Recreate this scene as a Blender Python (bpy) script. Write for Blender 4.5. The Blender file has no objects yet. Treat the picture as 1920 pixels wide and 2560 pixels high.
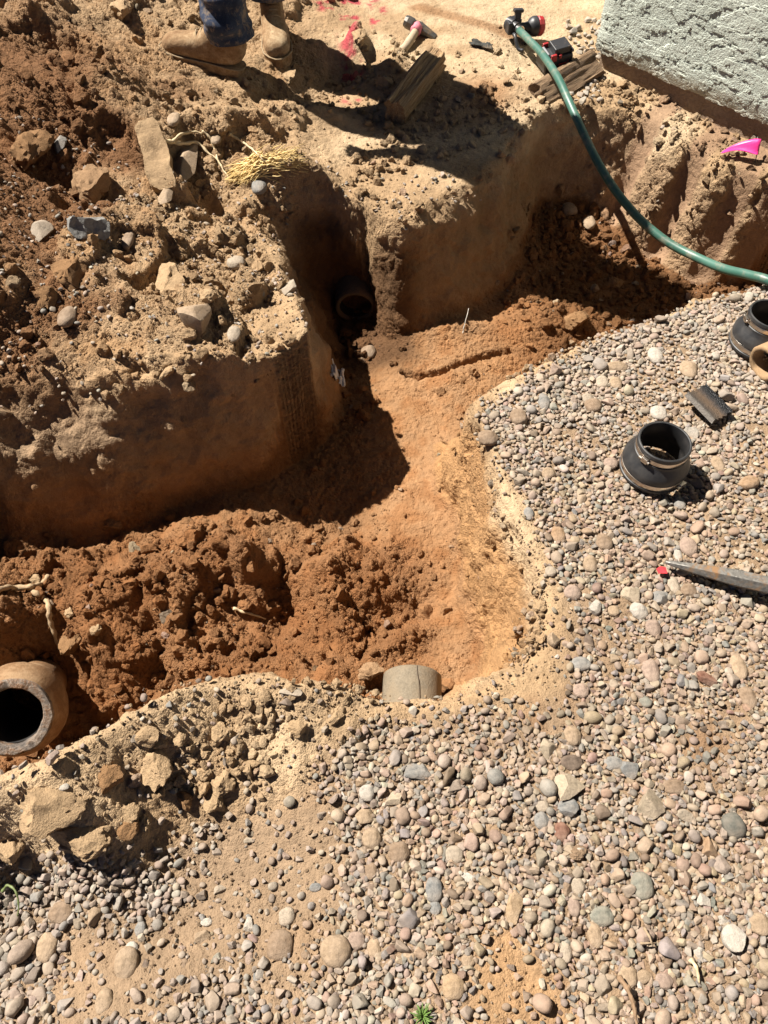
import bpy, bmesh, math, random
import numpy as np
from mathutils import Vector, Matrix, Quaternion, noise as mnoise

# ------------------------------------------------------------------ camera, sky, sun, exposure
scene = bpy.context.scene
COL = scene.collection
R = math.radians
CAM_H, PITCH = 1.40, 54.0
TX, TY = 0.499, 0.6653            # half-frame tangents of the phone lens
cam_d = bpy.data.cameras.new('camera')
cam = bpy.data.objects.new('camera', cam_d); COL.objects.link(cam)
cam_d.sensor_fit = 'VERTICAL'; cam_d.sensor_height = 24.0
cam_d.lens = 12.0 / TY
cam_d.clip_start = 0.02; cam_d.clip_end = 500
cam.location = (0, 0, CAM_H); cam.rotation_euler = (R(90 - PITCH), 0, 0)
scene.camera = cam

SUN = Vector((-0.68, 0.335, 1.0)).normalized()      # direction towards the sun
sun_el = math.asin(SUN.z); sun_az = math.atan2(SUN.x, SUN.y)
world = bpy.data.worlds.new('World'); scene.world = world
world.use_nodes = True
wn = world.node_tree.nodes; wl = world.node_tree.links
sky = wn.new('ShaderNodeTexSky'); sky.sky_type = 'NISHITA'; sky.sun_disc = False
sky.sun_elevation = sun_el; sky.sun_rotation = sun_az
wl.new(sky.outputs[0], wn['Background'].inputs[0]); sky.air_density = 0.25; sky.dust_density = 0.1; sky.altitude = 4000
wn['Background'].inputs[1].default_value = 0.05
sl = bpy.data.lights.new('sun', 'SUN'); so = bpy.data.objects.new('sun', sl); COL.objects.link(so)
sl.energy = 5.0; sl.angle = R(0.55); sl.color = (1.0, 0.94, 0.85)
so.rotation_euler = SUN.to_track_quat('Z', 'Y').to_euler()
so.location = (-3, 2, 5)
scene.view_settings.view_transform = 'Standard'; scene.view_settings.look = 'None'
scene.view_settings.exposure = 1.35; scene.view_settings.gamma = 1.0
scene.cycles.feature_set = 'EXPERIMENTAL'
scene.cycles.dicing_rate = 1.0; scene.cycles.preview_dicing_rate = 1.0
scene.cycles.max_bounces = 6; scene.cycles.diffuse_bounces = 2

rng = np.random.default_rng(7); random.seed(7)
_f = np.array([0, math.cos(R(PITCH)), -math.sin(R(PITCH))]); _u = np.array([0, math.sin(R(PITCH)), math.cos(R(PITCH))])
def P(u, v, z=0.0):
    """plan position of what the photograph shows at (u,v) when it stands at height z"""
    d = _f + (u - 829.5) / 829.5 * TX * np.array([1, 0, 0]) + (1106 - v) / 1106 * TY * _u
    s = (z - CAM_H) / d[2]
    return np.array([d[0] * s, d[1] * s, z])
def ppm(u, v, z=0.0):
    d = _f + (1106 - v) / 1106 * TY * _u
    return 829.5 / TX / ((z - CAM_H) / d[2])

# ------------------------------------------------------------------ numpy noise
def _hash(ix, iy, iz, seed):
    h = (ix.astype(np.int64) * 374761393 + iy.astype(np.int64) * 668265263 + iz.astype(np.int64) * 2147483647 + seed * 974711) & 0xffffffff
    h = ((h ^ (h >> 13)) * 1274126177) & 0xffffffff
    h = ((h ^ (h >> 16)) * 2246822519) & 0xffffffff
    return ((h ^ (h >> 15)) & 0xffff) / 65535.0
def vnoise(x, y, z=None, seed=0):
    """smooth value noise, -1..1"""
    if z is None: z = np.zeros_like(x)
    ix, iy, iz = np.floor(x), np.floor(y), np.floor(z)
    fx, fy, fz = x - ix, y - iy, z - iz
    sx, sy, sz = [f * f * f * (f * (f * 6 - 15) + 10) for f in (fx, fy, fz)]
    def c(a, b, d): return _hash(ix + a, iy + b, iz + d, seed)
    flat = not np.any(fz)
    def plane(d):
        a = c(0, 0, d) * (1 - sx) + c(1, 0, d) * sx
        b = c(0, 1, d) * (1 - sx) + c(1, 1, d) * sx
        return a * (1 - sy) + b * sy
    r = plane(0)
    if not flat: r = r * (1 - sz) + plane(1) * sz
    return r * 2 - 1
def fbm(x, y, z=None, seed=0, octs=4, gain=0.5):
    r = 0; a = 1.0; t = 0
    for o in range(octs):
        k = 2.03 ** o; cs, sn = math.cos(o * 1.3), math.sin(o * 1.3)
        r = r + a * vnoise((x * cs - y * sn) * k + 17.3 * o, (x * sn + y * cs) * k - 9.1 * o, None if z is None else z * k + 3.7 * o, seed + o)
        t += a; a *= gain
    return r / t
def sstep(a, b, x):
    t = np.clip((x - a) / (b - a), 0, 1); return t * t * (3 - 2 * t)
def lerp(a, b, t): return a + (b - a) * t

# ------------------------------------------------------------------ the ground: plan outlines and heights
def seg_dist(x, y, poly, closed=True):
    n = len(poly); d = np.full(x.shape, 1e9)
    for i in range(n if closed else n - 1):
        ax, ay = poly[i][:2]; bx, by = poly[(i + 1) % n][:2]
        ex, ey = bx - ax, by - ay; L = ex * ex + ey * ey + 1e-12
        t = np.clip(((x - ax) * ex + (y - ay) * ey) / L, 0, 1)
        d = np.minimum(d, np.hypot(x - ax - t * ex, y - ay - t * ey))
    return d
def inside(x, y, poly):
    r = np.zeros(x.shape, bool); n = len(poly)
    for i in range(n):
        ax, ay = poly[i][:2]; bx, by = poly[(i + 1) % n][:2]
        if ay == by: continue
        c = ((ay > y) != (by > y)) & (x < (bx - ax) * (y - ay) / (by - ay) + ax)
        r ^= c
    return r
def smooth_poly(pts, it=2):
    pts = [np.array(p[:2], float) for p in pts]
    for _ in range(it):
        o = []
        for i in range(len(pts)):
            a, b = pts[i], pts[(i + 1) % len(pts)]
            o += [a * .75 + b * .25, a * .25 + b * .75]
        pts = o
    return pts
class RBF:
    def __init__(s, pts, eps=0.12):
        p = np.array(pts); s.c = p[:, :2]; s.e = eps; n = len(p)
        A = np.sqrt(((s.c[:, None] - s.c[None]) ** 2).sum(-1) + eps ** 2) - 0.0
        A = A + np.eye(n) * 0.004
        M = np.zeros((n + 1, n + 1)); M[:n, :n] = A; M[:n, n] = 1; M[n, :n] = 1
        s.w = np.linalg.solve(M, np.append(p[:, 2], 0))
    def __call__(s, x, y):
        r = np.full(x.shape, s.w[-1])
        for (cx, cy), w in zip(s.c, s.w): r = r + w * np.sqrt((x - cx) ** 2 + (y - cy) ** 2 + s.e ** 2)
        return r

RIM_PX = [(-330,1800,.08),(-150,1750,.10),(0,1695,.11),(120,1640,.11),(210,1585,.11),(330,1515,.09),(450,1465,.07),(640,1450,.05),(740,1482,.03),(820,1512,0),(900,1520,0),
  (980,1520,0),(1050,1505,0),(1110,1480,0),(1170,1420,0),(1195,1340,0),(1165,1240,0),(1125,1140,0),(1075,1040,0),(1035,960,0),(1018,900,0),(1050,850,0),
  (1140,808,0),(1250,742,0),(1320,712,0),(1400,692,0),(1470,672,0),(1545,640,0),(1659,612,0),(1900,545,0),
  (2050,400,.03),(1850,440,.03),(1659,385,.03),(1560,345,.03),(1480,300,.03),(1400,250,.04),(1330,215,.05),(1280,215,.05),(1220,235,.05),(1150,258,.05),
  (1095,292,.04),(1070,340,.03),(1010,392,.02),(950,425,.02),(880,455,.02),(850,468,.02),(806,462,.02),(764,424,.02),(685,405,.02),(605,408,.02),(522,430,.02),
  (545,480,.02),(600,560,.01),(640,625,.01),(672,700,0),(676,745,0),(645,774,0),(560,784,0),(450,798,0),(300,800,0),(150,808,0),(0,800,0),(-200,805,0),(-420,815,0)]
RIM = smooth_poly([P(*p) for p in RIM_PX], 2)
TOE_PX = [(1500,605,-.33),(1430,560,-.34),(1330,510,-.32),(1300,465,-.28),(1260,442,-.27),(1190,445,-.28),(1155,480,-.33),(1128,545,-.36),(1085,650,-.38),(1000,705,-.39),(900,728,-.40),
  (838,735,-.40),(806,705,-.40),(790,668,-.40),(764,660,-.40),(730,658,-.40),(722,690,-.40),(732,760,-.40),(738,830,-.40),(730,912,-.40),(622,1000,-.40),(450,1066,-.40),(300,1110,-.40),(150,1140,-.40),(0,1152,-.40),(-250,1172,-.40)]
TOE = [P(*p)[:2] for p in TOE_PX]
TOE += [np.array(q) for q in [(-1.3,.36),(-.85,.45),(-.66,.505),(-.50,.60),(-.36,.69),(-.20,.69),(-.05,.675),(.10,.665)]]
TOE += [P(*p)[:2] for p in [(1015,1470,-.40),(1045,1400,-.39),(1005,1300,-.39),(980,1200,-.385),(962,1100,-.375),(942,1000,-.365),(930,930,-.36)]]
TOE += [np.array(q) for q in [(.30,1.42),(.40,1.56),(.60,1.74),(.85,1.85),(1.15,1.93),(1.75,2.12)]]
TOE += [P(1800,600,-.33)[:2]]
TOE = smooth_poly(TOE, 2)

TOP = [(1300,1000,0),(1600,900,0),(1300,1500,0),(1600,1500,0),(1200,2000,0),(800,2000,-.005),(1600,2100,0),(300,2150,-.01),(1100,1700,0),(1250,790,.0),(1620,680,.0),(1900,1500,0),(1900,2300,0),(-200,2300,0),(850,2400,0),
  (0,1680,.12),(200,1590,.125),(330,1530,.10),(450,1480,.08),(60,1740,.10),(170,1700,.10),(640,1470,.05),(830,1530,.0),(270,1680,.07),(450,1620,.035),(100,1870,.0),(-100,1950,.0),(-300,2000,.0),(650,1720,-.005),(320,1880,-.02),(0,1810,.04),(170,1800,.025),(-200,1850,.06),(-200,1700,.12),(1000,1560,0),
  (0,800,.01),(300,790,.01),(570,745,.03),(662,705,.03),(0,680,.09),(200,640,.07),(400,640,.035),(600,560,.01),(60,420,.15),(0,250,.24),(0,60,.33),(-200,400,.26),(-250,150,.40),(-200,800,.08),
  (300,250,.17),(330,430,.07),(230,440,.10),(500,430,.02),(250,80,.22),(430,40,.16),(360,150,.155),(430,150,.13),(520,180,.10),(500,300,.065),(450,350,.055),(605,140,.075),(590,90,.09),(700,200,.015),(760,200,.02),(740,120,.06),(640,260,.055),(700,330,.03),(860,90,.085),
  (1000,130,.09),(1000,200,.08),(1100,60,.09),(900,10,.1),(1250,20,.09),(1190,110,.06),(800,330,.025),(930,390,.02),(1060,260,.05),(1120,200,.08),(1280,180,.05),(1300,60,.08),
  (1310,200,.05),(1500,300,.03),(1659,350,.03),(1800,380,.03),(1500,150,.06),(1800,200,.06),(600,-150,.12),(1200,-150,.1),(-100,-250,.4),(1900,-100,.08)]
top_f = RBF([P(*p) for p in TOP])
FLOOR = [(300,1200,-.40),(600,1100,-.405),(800,900,-.40),(760,740,-.415),(900,820,-.375),(1000,740,-.35),(1180,650,-.34),(1120,760,-.35),(1250,560,-.34),(1200,470,-.28),(1280,450,-.28),(1450,640,-.37),(1600,620,-.36),
  (820,1300,-.405),(950,1350,-.42),(900,1480,-.42),(300,1290,-.34),(500,1210,-.35),(140,1300,-.33),(640,1250,-.39),(560,1330,-.42),(420,1400,-.40),(330,1400,-.40),(200,1430,-.42),(120,1440,-.42),(20,1250,-.36),(60,1380,-.36),(0,1170,-.40),(700,1210,-.38),
  (760,1250,-.375),(700,1340,-.39),(960,1000,-.375),(930,1150,-.385),(560,1420,-.40),(760,1440,-.40),(1800,650,-.34),(-300,1250,-.40),(980,1440,-.41)]
floor_f = RBF([P(*p) for p in FLOOR])
GROOVES = [P(1316,400,-.12), P(1450,450,-.15), P(1535,505,-.15), P(1625,500,-.1)]
WALLDIR = np.array([.735, -.68])

def warp(x, y):
    wx = x + .030 * fbm(x * 5, y * 5, seed=11, octs=3) + .003 * fbm(x * 16, y * 16, seed=12, octs=1)
    wy = y + .030 * fbm(x * 5, y * 5, seed=21, octs=3) + .003 * fbm(x * 16, y * 16, seed=22, octs=1)
    return wx, wy
def relief(x, y):
    """height of the dug ground, and masks"""
    wx, wy = warp(x, y)
    inR = inside(wx, wy, RIM); inT = inside(wx, wy, TOE)
    dR = np.where(inR, seg_dist(wx, wy, RIM), 0); dT = np.where(inT, 0, seg_dist(wx, wy, TOE))
    t = np.where(inR, dT / (dT + dR + 1e-6), 1.0)
    t = np.where(inT, 0.0, t)
    # excavator tooth grooves in the bank under the house
    along = x * WALLDIR[0] + y * WALLDIR[1]
    gr = np.zeros_like(x)
    for g in GROOVES:
        a0 = g[0] * WALLDIR[0] + g[1] * WALLDIR[1]
        gr = np.maximum(gr, sstep(.055, .030, np.abs(along - a0 + .01 * fbm(x * 18, y * 18, seed=5, octs=2))))
    bank = sstep(.72, .80, x) * sstep(2.12, 2.2, y)
    gr = gr * bank
    W = dT + dR + 1e-6
    on_wall = sstep(0, .12, t) * sstep(1, .88, t)
    t2 = t + on_wall * (fbm(x * 6, y * 6, seed=31, octs=2) * .16 - gr * np.clip(.06 / W, 0, .45))
    t2 = np.clip(t2, 0, 1)
    # steep lower part, rounded rim
    soft_rim = sstep(.1, -.2, x) * sstep(1.75, 1.6, y) * sstep(1.0, 1.15, y)
    prof = np.where(t2 < .8, t2 * (.90 / .8), .90 + .10 * np.sin((t2 - .8) / .2 * math.pi / 2))
    prof = lerp(prof, np.clip(t2 * 1.9, 0, .62 + .38 * sstep(.25, 1.0, t2)), soft_rim)
    top = top_f(x, y); far = sstep(2.6, 5, np.hypot(x, y - 1.6))
    top = lerp(np.clip(top, -.05, .62), .06 + .03 * fbm(x * .4, y * .4, seed=9), far)
    fl = np.clip(floor_f(x, y), -.47, -.26)
    h = fl + (top - fl) * prof
    return h, t, prof, gr, top, fl

def bump(x, y, u, v, z, sx, sy, amp, ang=0):
    p = P(u, v, z); c, s = math.cos(ang), math.sin(ang)
    a = (x - p[0]) * c + (y - p[1]) * s; b = -(x - p[0]) * s + (y - p[1]) * c
    return amp * np.exp(-(a / sx) ** 2 - (b / sy) ** 2)
def line_mask(x, y, px, z, w):
    return sstep(w, w * .3, seg_dist(x, y, [P(u, v, z) for u, v in px], closed=False))

Z_GRAVEL = [P(u, v, 0)[:2] for u, v in [(1035,905),(1140,820),(1310,722),(1540,652),(1800,575),(2300,700),(2300,2500),(-600,2700),(-600,1980),(0,1870),(330,1870),(420,1760),(660,1700),(745,1605),(845,1560),(1000,1535),(1120,1545),(1215,1480),(1225,1340),(1180,1200),(1120,1060),(1060,960)]]
Z_DIRT = [P(u, v, 0)[:2] for u, v in [(340,1790),(540,1680),(690,1620),(750,1750),(745,1900),(790,2060),(680,2130),(500,2110),(380,2140),(250,2200),(70,2220),(30,2050),(110,1930),(300,1950)]]
Z_DIRT2 = [P(u, v, 0)[:2] for u, v in [(1040,2050),(1110,1990),(1150,2060),(1230,2130),(1260,2230),(1000,2230),(1010,2120)]]
Z_DIRT3 = [P(u, v, 0)[:2] for u, v in [(1470,1560),(1570,1530),(1590,1620),(1500,1690)]]
Z_DIRT4 = [P(u, v, 0)[:2] for u, v in [(1060,1540),(1200,1480),(1260,1530),(1220,1600),(1120,1610),(1020,1580)]]
Z_STONES = [P(u, v, .06)[:2] for u, v in [(1215,60),(1300,60),(1300,330),(1220,280),(1240,150)]]
Z_SHADEGR = [P(u, v, 0)[:2] for u, v in [(-200,1860),(120,1850),(300,1860),(330,1930),(200,1960),(60,1990),(0,2080),(-200,2150)]]
def soft(x, y, poly, w, seed=50):
    d = seg_dist(x, y, poly) * np.where(inside(x, y, poly), 1, -1) + w * .9 * fbm(x * 9, y * 9, seed=seed, octs=3)
    return sstep(-w, w, d)

def zones(x, y):
    z = {}
    g = soft(x, y, Z_GRAVEL, .03)
    d = soft(x, y, Z_DIRT, .06, 51); d2 = soft(x, y, Z_DIRT2, .05, 52); d3 = np.maximum(soft(x, y, Z_DIRT3, .05, 53) * .7, soft(x, y, Z_DIRT4, .05, 54) * .8)
    z['gravel'] = g * (1 - .86 * d) * (1 - .85 * d2) * (1 - d3)
    z['house_stones'] = soft(x, y, Z_STONES, .03, 55)
    z['shade_gravel'] = soft(x, y, Z_SHADEGR, .03, 56)
    return z

def height(x, y):
    h, t, prof, gr, top, fl = relief(x, y)
    wall = sstep(0, .1, t) * sstep(1, .9, t) 
    floor = 1 - sstep(0, .15, t)
    grav = soft(x, y, Z_GRAVEL, .03)
    rough_floor = sstep(.25, -.1, x) * sstep(1.32, 1.15, y) * floor      # the trampled, clodded left branch
    ledge = np.clip(fbm(x * 7, y * 7, seed=61, octs=4), -.2, 1)
    h = h + rough_floor * (.085 * ledge + .030 * sstep(.02, .10, fbm(x * 9, y * 9, seed=93, octs=3)) - .01 + .026 * np.abs(fbm(x * 26, y * 26, seed=62, octs=3)))
    h = h + floor * (1 - rough_floor) * (.012 * fbm(x * 9, y * 9, seed=63, octs=4))
    heap = sstep(-.1, -.45, x) * sstep(1.25, 1.45, y) * (1 - sstep(.95, .8, t)) * sstep(.9, 1, t)
    h = h + heap * (.045 * fbm(x * 5.5, y * 5.5, seed=64, octs=4) + .02 * np.abs(fbm(x * 22, y * 22, seed=65, octs=3)))
    topm = sstep(.92, 1, t) * (1 - grav)
    bench = np.exp(-(((x + .62) / .42) ** 2 + ((y - 2.92) / .30) ** 2) ** 2); heap = heap * (1 - bench)
    hp_ = fbm(x * 3.1 + .6, y * 3.1, seed=91, octs=3)
    h = h + heap * (.055 * sstep(-.02, .07, hp_) + .03 * sstep(.22, .28, fbm(x * 6, y * 6, seed=92, octs=3)) - .03)
    h = h + topm * (1 - heap) * (.008 * fbm(x * 11, y * 11, seed=66, octs=4))
    near = sstep(.95, .8, y) * sstep(.15, -.1, x) * sstep(.85, 1, t) * (1 - sstep(.42, .34, y))
    h = h + near * (.018 * fbm(x * 14, y * 14, seed=67, octs=4))
    h = h + grav * .006 * fbm(x * 8, y * 8, seed=68, octs=2)
    # the pipe-bedding groove across the floor, pit by the boots, hump of dug earth
    gl = seg_dist(x, y, [P(u, v, -.36) for u, v in [(872,800),(905,811),(950,808),(1000,792),(1050,776),(1098,770)]], closed=False)
    h = h - .042 * sstep(.014, .006, gl) + .012 * sstep(.05, .02, np.abs(gl - .035))
    h = h + bump(x, y, 1000, 715, -.34, .16, .05, .05, -.1) + bump(x, y, 1200, 690, -.33, .12, .07, .06)
    h = h + bump(x, y, 770, 90, .08, .035, .05, .07) + bump(x, y, 730, 155, .03, .10, .09, -.05) + bump(x, y, 640, 255, .05, .10, .03, .02)
    h = h + bump(x, y, 560, 310, .05, .14, .06, .02) - bump(x, y, 455, 400, .05, .06, .05, .06) 
    h = h + bump(x, y, 500, 1205, -.36, .05, .05, .05) + bump(x, y, 545, 1265, -.38, .04, .07, .055, .3) - bump(x, y, 605, 1320, -.42, .05, .06, .035)
    h = h + bump(x, y, 700, 1250, -.38, .05, .06, .045, -.3) + bump(x, y, 240, 1290, -.35, .07, .05, .05, .4) - bump(x, y, 330, 1370, -.40, .06, .04, .03) + bump(x, y, 880, 1375, -.41, .07, .035, .045, .5)
    h = h + bump(x, y, 612, 390, .03, .14, .07, .11, -.1) * sstep(.86, 1, t)  # soil lip added on the rim to shade the alcove pipe
    h = h + bump(x, y, 850, 165, .03, .05, .05, .04) + bump(x, y, 720, 265, .03, .13, .025, .025, -.3)
    return h, t, gr

# ------------------------------------------------------------------ ground colour (soil tones, with shade painted in at some places)
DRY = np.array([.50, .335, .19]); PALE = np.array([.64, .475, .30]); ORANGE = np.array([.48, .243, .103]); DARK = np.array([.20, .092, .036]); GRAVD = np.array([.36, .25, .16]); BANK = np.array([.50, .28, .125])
GREYT = np.array([.41, .28, .175])
def soil_colour(x, y, z, t, gr):
    n = fbm(x * 6, y * 6, z * 6, seed=71, octs=4); n2 = fbm(x * 25, y * 25, z * 25, seed=72, octs=3)
    c = np.empty(x.shape + (3,)); c[:] = DRY
    def mix(col, m): 
        nonlocal c
        c = c + (col - c) * np.clip(m, 0, 1)[..., None]
    mix(PALE, sstep(-.3, .6, n) * .7)
    mix(np.array([.66, .50, .32]), sstep(-.25, 0, x) * sstep(2.3, 2.6, y) * sstep(-.5, .2, n) * .8)
    mix(np.array([.54, .38, .225]), sstep(.1, -.05, x) * sstep(.95, .85, y) * sstep(.34, .42, y) * sstep(.04, .08, z) * .8)
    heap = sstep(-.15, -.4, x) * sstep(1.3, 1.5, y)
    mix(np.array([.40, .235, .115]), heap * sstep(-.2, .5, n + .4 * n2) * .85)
    mix(np.array([.22, .098, .040]), heap * sstep(-.62, -.95, x + .4 * n) * sstep(3.0, 2.6, y) * .85)  # redder clods at far left, with the heap's shade darkened into the colour
    grav = soft(x, y, Z_GRAVEL, .03)
    mix(GRAVD, grav * .9)
    mix(np.array([.40, .25, .14]), grav * sstep(.1, .6, n) * .5)
    mix(np.array([.50, .30, .15]), soft(x, y, Z_DIRT2, .05, 52) * .8)
    mix(np.array([.28, .16, .085]), np.maximum(soft(x, y, Z_DIRT3, .05, 53), soft(x, y, Z_DIRT4, .05, 54)) * .75 * sstep(-.5, .3, n2 + n))
    depth = sstep(.0, -.10, z + .03 * n)
    mix(GREYT, depth * sstep(1.0, .5, t) * .8)
    mix(ORANGE, sstep(-.16, -.33, z + .06 * n) * (.75 + .25 * n2))
    rightbank = sstep(.08, .16, x) * sstep(1.75, 1.55, y) * depth
    mix(BANK, rightbank * sstep(.03, .25, t + .1 * n) * .9)
    hbank = sstep(.70, .80, x) * sstep(2.05, 2.15, y) * depth
    mix(np.array([.46, .31, .185]), hbank * .9); mix(np.array([.40, .25, .155]), gr * .8)
    blk = sstep(2.0, 2.1, y) * sstep(.7, .5, x) * sstep(-.2, 0, x) * depth
    mix(np.array([.40, .255, .135]), blk * sstep(-.36, -.2, z) * .8)
    floor = (1 - sstep(0, .12, t))
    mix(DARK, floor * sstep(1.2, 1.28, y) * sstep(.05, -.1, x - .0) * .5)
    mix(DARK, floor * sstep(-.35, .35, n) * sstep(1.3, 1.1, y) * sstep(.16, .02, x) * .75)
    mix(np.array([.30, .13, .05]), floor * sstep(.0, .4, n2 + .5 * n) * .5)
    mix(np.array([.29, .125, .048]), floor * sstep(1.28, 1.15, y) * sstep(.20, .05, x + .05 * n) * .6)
    mix(np.array([.36, .165, .065]), floor * sstep(.30, .40, x + .1 * n) * sstep(1.5, 1.7, y) * .6)
    mix(DARK, floor * sstep(.45, .6, x) * .75)  # far right branch: its shade deepened in the floor colour
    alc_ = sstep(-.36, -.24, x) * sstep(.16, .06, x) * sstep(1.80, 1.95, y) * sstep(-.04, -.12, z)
    mix(np.array([.13, .065, .03]), alc_ * .85)  # alcove shade painted into the soil colour
    # damp stains, wet trickle and red marking paint on the top
    up = sstep(.95, 1, t)
    mix(np.array([.36, .19, .09]), up * line_mask(x, y, [(900,22),(960,35),(1010,50),(1060,62),(1110,75)], .09, .05) * .75)
    mix(np.array([.42, .23, .115]), up * np.clip(bump(x, y, 1045, 200, .08, .10, .10, 1.2), 0, 1) * .8)
    pn = sstep(-.05, .25, n2 + .4 * n)
    paint = line_mask(x, y, [(700,45),(760,25),(800,25),(750,60),(755,110),(765,150),(760,190)], .06, .055)
    paint = np.maximum(paint, line_mask(x, y, [(755,40),(800,50),(825,35),(850,20)], .09, .06))
    mix(np.array([.50, .035, .075]), up * paint * pn * .85)
    c *= (1 + .10 * n + .10 * n2)[..., None]
    return np.clip(c * .60, .008, .9)

# ------------------------------------------------------------------ material helper
class NT:
    def __init__(s, name):
        s.m = bpy.data.materials.new(name); s.m.use_nodes = True; s.t = s.m.node_tree
        s.b = s.t.nodes['Principled BSDF']; s.o = s.t.nodes['Material Output']
    def n(s, typ, **k):
        nd = s.t.nodes.new('ShaderNode' + typ)
        for a, v in k.items():
            if a.startswith('i_'): nd.inputs[a[2:].replace('_', ' ')].default_value = v
            else: setattr(nd, a, v)
        return nd
    def l(s, a, b): s.t.links.new(a, b)
    def coord(s): 
        return s.n('TexCoord').outputs['Object']
    def noise(s, scale, detail=4, rough=.6, vec=None, dist=0):
        nd = s.n('TexNoise'); nd.inputs['Scale'].default_value = scale; nd.inputs['Detail'].default_value = detail; nd.inputs['Roughness'].default_value = rough; nd.inputs['Distortion'].default_value = dist
        if vec is not None: s.l(vec, nd.inputs['Vector'])
        return nd.outputs['Fac']
    def ramp(s, fac, stops):
        nd = s.n('ValToRGB'); e = nd.color_ramp.elements
        while len(e) < len(stops): e.new(.5)
        for k, (p, c) in enumerate(stops):
            e[k].position = p; e[k].color = (c, c, c, 1) if isinstance(c, (int, float)) else (*c, 1)
        s.l(fac, nd.inputs[0]); return nd.outputs[0]
    def math(s, op, a, b=None, c=None):
        nd = s.n('Math', operation=op)
        for k, v in enumerate((a, b, c)):
            if v is None: continue
            if isinstance(v, (int, float)): nd.inputs[k].default_value = v
            else: s.l(v, nd.inputs[k])
        return nd.outputs[0]
    def mix(s, fac, a, b, mode='MIX'):
        nd = s.n('Mix', data_type='RGBA', blend_type=mode)
        for k, v in ((0, fac), (6, a), (7, b)):
            if isinstance(v, (int, float)): nd.inputs[k].default_value = v
            elif isinstance(v, tuple): nd.inputs[k].default_value = (*v, 1)
            else: s.l(v, nd.inputs[k])
        return nd.outputs[2]
    def bump(s, h, strength=.5, dist=.01):
        nd = s.n('Bump'); nd.inputs['Strength'].default_value = strength; nd.inputs['Distance'].default_value = dist
        s.l(h, nd.inputs['Height']); s.l(nd.outputs[0], s.b.inputs['Normal'])
    def col(s, c):
        if isinstance(c, tuple): s.b.inputs['Base Color'].default_value = (*c, 1)
        else: s.l(c, s.b.inputs['Base Color'])
    def rough(s, r):
        if isinstance(r, (int, float)): s.b.inputs['Roughness'].default_value = r
        else: s.l(r, s.b.inputs['Roughness'])

def mat_ground():
    m = NT('soil'); v = m.coord()
    a = m.n('Attribute'); a.attribute_name = 'Col'
    w = m.n('Attribute'); w.attribute_name = 'wall'; wall = w.outputs['Fac']
    rg = m.n('Attribute'); rg.attribute_name = 'rough'; rough = rg.outputs['Fac']
    n1 = m.noise(45, 5, .65, v); n2 = m.noise(260, 4, .7, v); n3 = m.noise(9, 4, .6, v)
    f = m.math('ADD', m.math('MULTIPLY', n1, .5), m.math('ADD', m.math('MULTIPLY', n2, .5), m.math('MULTIPLY', n3, .5)))
    k = m.ramp(f, [(.42, .62), (.75, 1.0), (1.05, 1.28)])
    c = m.mix(1.0, a.outputs['Color'], k, 'MULTIPLY')
    m.col(c); m.rough(.95); m.b.inputs['Specular IOR Level'].default_value = .15
    vo = m.n('TexVoronoi', feature='F1'); vo.inputs['Scale'].default_value = 75; vo.inputs['Randomness'].default_value = 1
    wv = m.n('VectorMath', operation='ADD'); m.l(v, wv.inputs[0])
    nz = m.n('TexNoise'); nz.inputs['Scale'].default_value = 60; m.l(v, nz.inputs['Vector'])
    sc = m.n('VectorMath', operation='SCALE'); m.l(nz.outputs['Color'], sc.inputs[0]); sc.inputs['Scale'].default_value = .012; m.l(sc.outputs[0], wv.inputs[1])
    m.l(wv.outputs[0], vo.inputs['Vector'])
    crumb = m.math('SUBTRACT', .55, vo.outputs['Distance'])
    lump = m.math('SUBTRACT', m.noise(10, 2, .45, v), .5)
    mid = m.math('SUBTRACT', m.noise(48, 4, .6, v), .5)
    fine = m.math('SUBTRACT', m.noise(330, 3, .6, v), .5)
    h = m.math('MULTIPLY', lump, m.math('MULTIPLY_ADD', wall, .075, .006))
    h = m.math('ADD', h, m.math('MULTIPLY', mid, m.math('ADD', m.math('MULTIPLY_ADD', rough, .020, .008), m.math('MULTIPLY', wall, .002))))
    h = m.math('ADD', h, m.math('MULTIPLY', crumb, m.math('MULTIPLY', rough, .009)))
    h = m.math('ADD', h, m.math('MULTIPLY', fine, m.math('MULTIPLY_ADD', rough, .0035, .0022)))
    d = m.n('Displacement'); d.inputs['Midlevel'].default_value = 0; d.inputs['Scale'].default_value = 1
    m.l(h, d.inputs['Height']); m.l(d.outputs[0], m.o.inputs['Displacement'])
    m.m.displacement_method = 'BOTH'
    return m.m

def set_col(me, name, arr):
    at = me.attributes.new(name, 'FLOAT_COLOR', 'POINT')
    c = np.ones((len(arr), 4), np.float32); c[:, :3] = arr; at.data.foreach_set('color', c.ravel())
def set_fl(me, name, arr):
    at = me.attributes.new(name, 'FLOAT', 'POINT'); at.data.foreach_set('value', np.asarray(arr, np.float32).ravel())
def np_mesh(name, verts, faces, smooth=True):
    me = bpy.data.meshes.new(name); verts = np.asarray(verts, np.float32); faces = np.asarray(faces, np.int32)
    k = faces.shape[1]
    me.vertices.add(len(verts)); me.vertices.foreach_set('co', verts.ravel())
    me.loops.add(faces.size); me.loops.foreach_set('vertex_index', faces.ravel())
    me.polygons.add(len(faces)); me.polygons.foreach_set('loop_start', np.arange(0, faces.size, k, dtype=np.int32))
    sm = np.broadcast_to(np.asarray(smooth, bool), (len(faces),)); me.polygons.foreach_set('use_smooth', sm.copy())
    me.update(); me.validate(); return me

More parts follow.
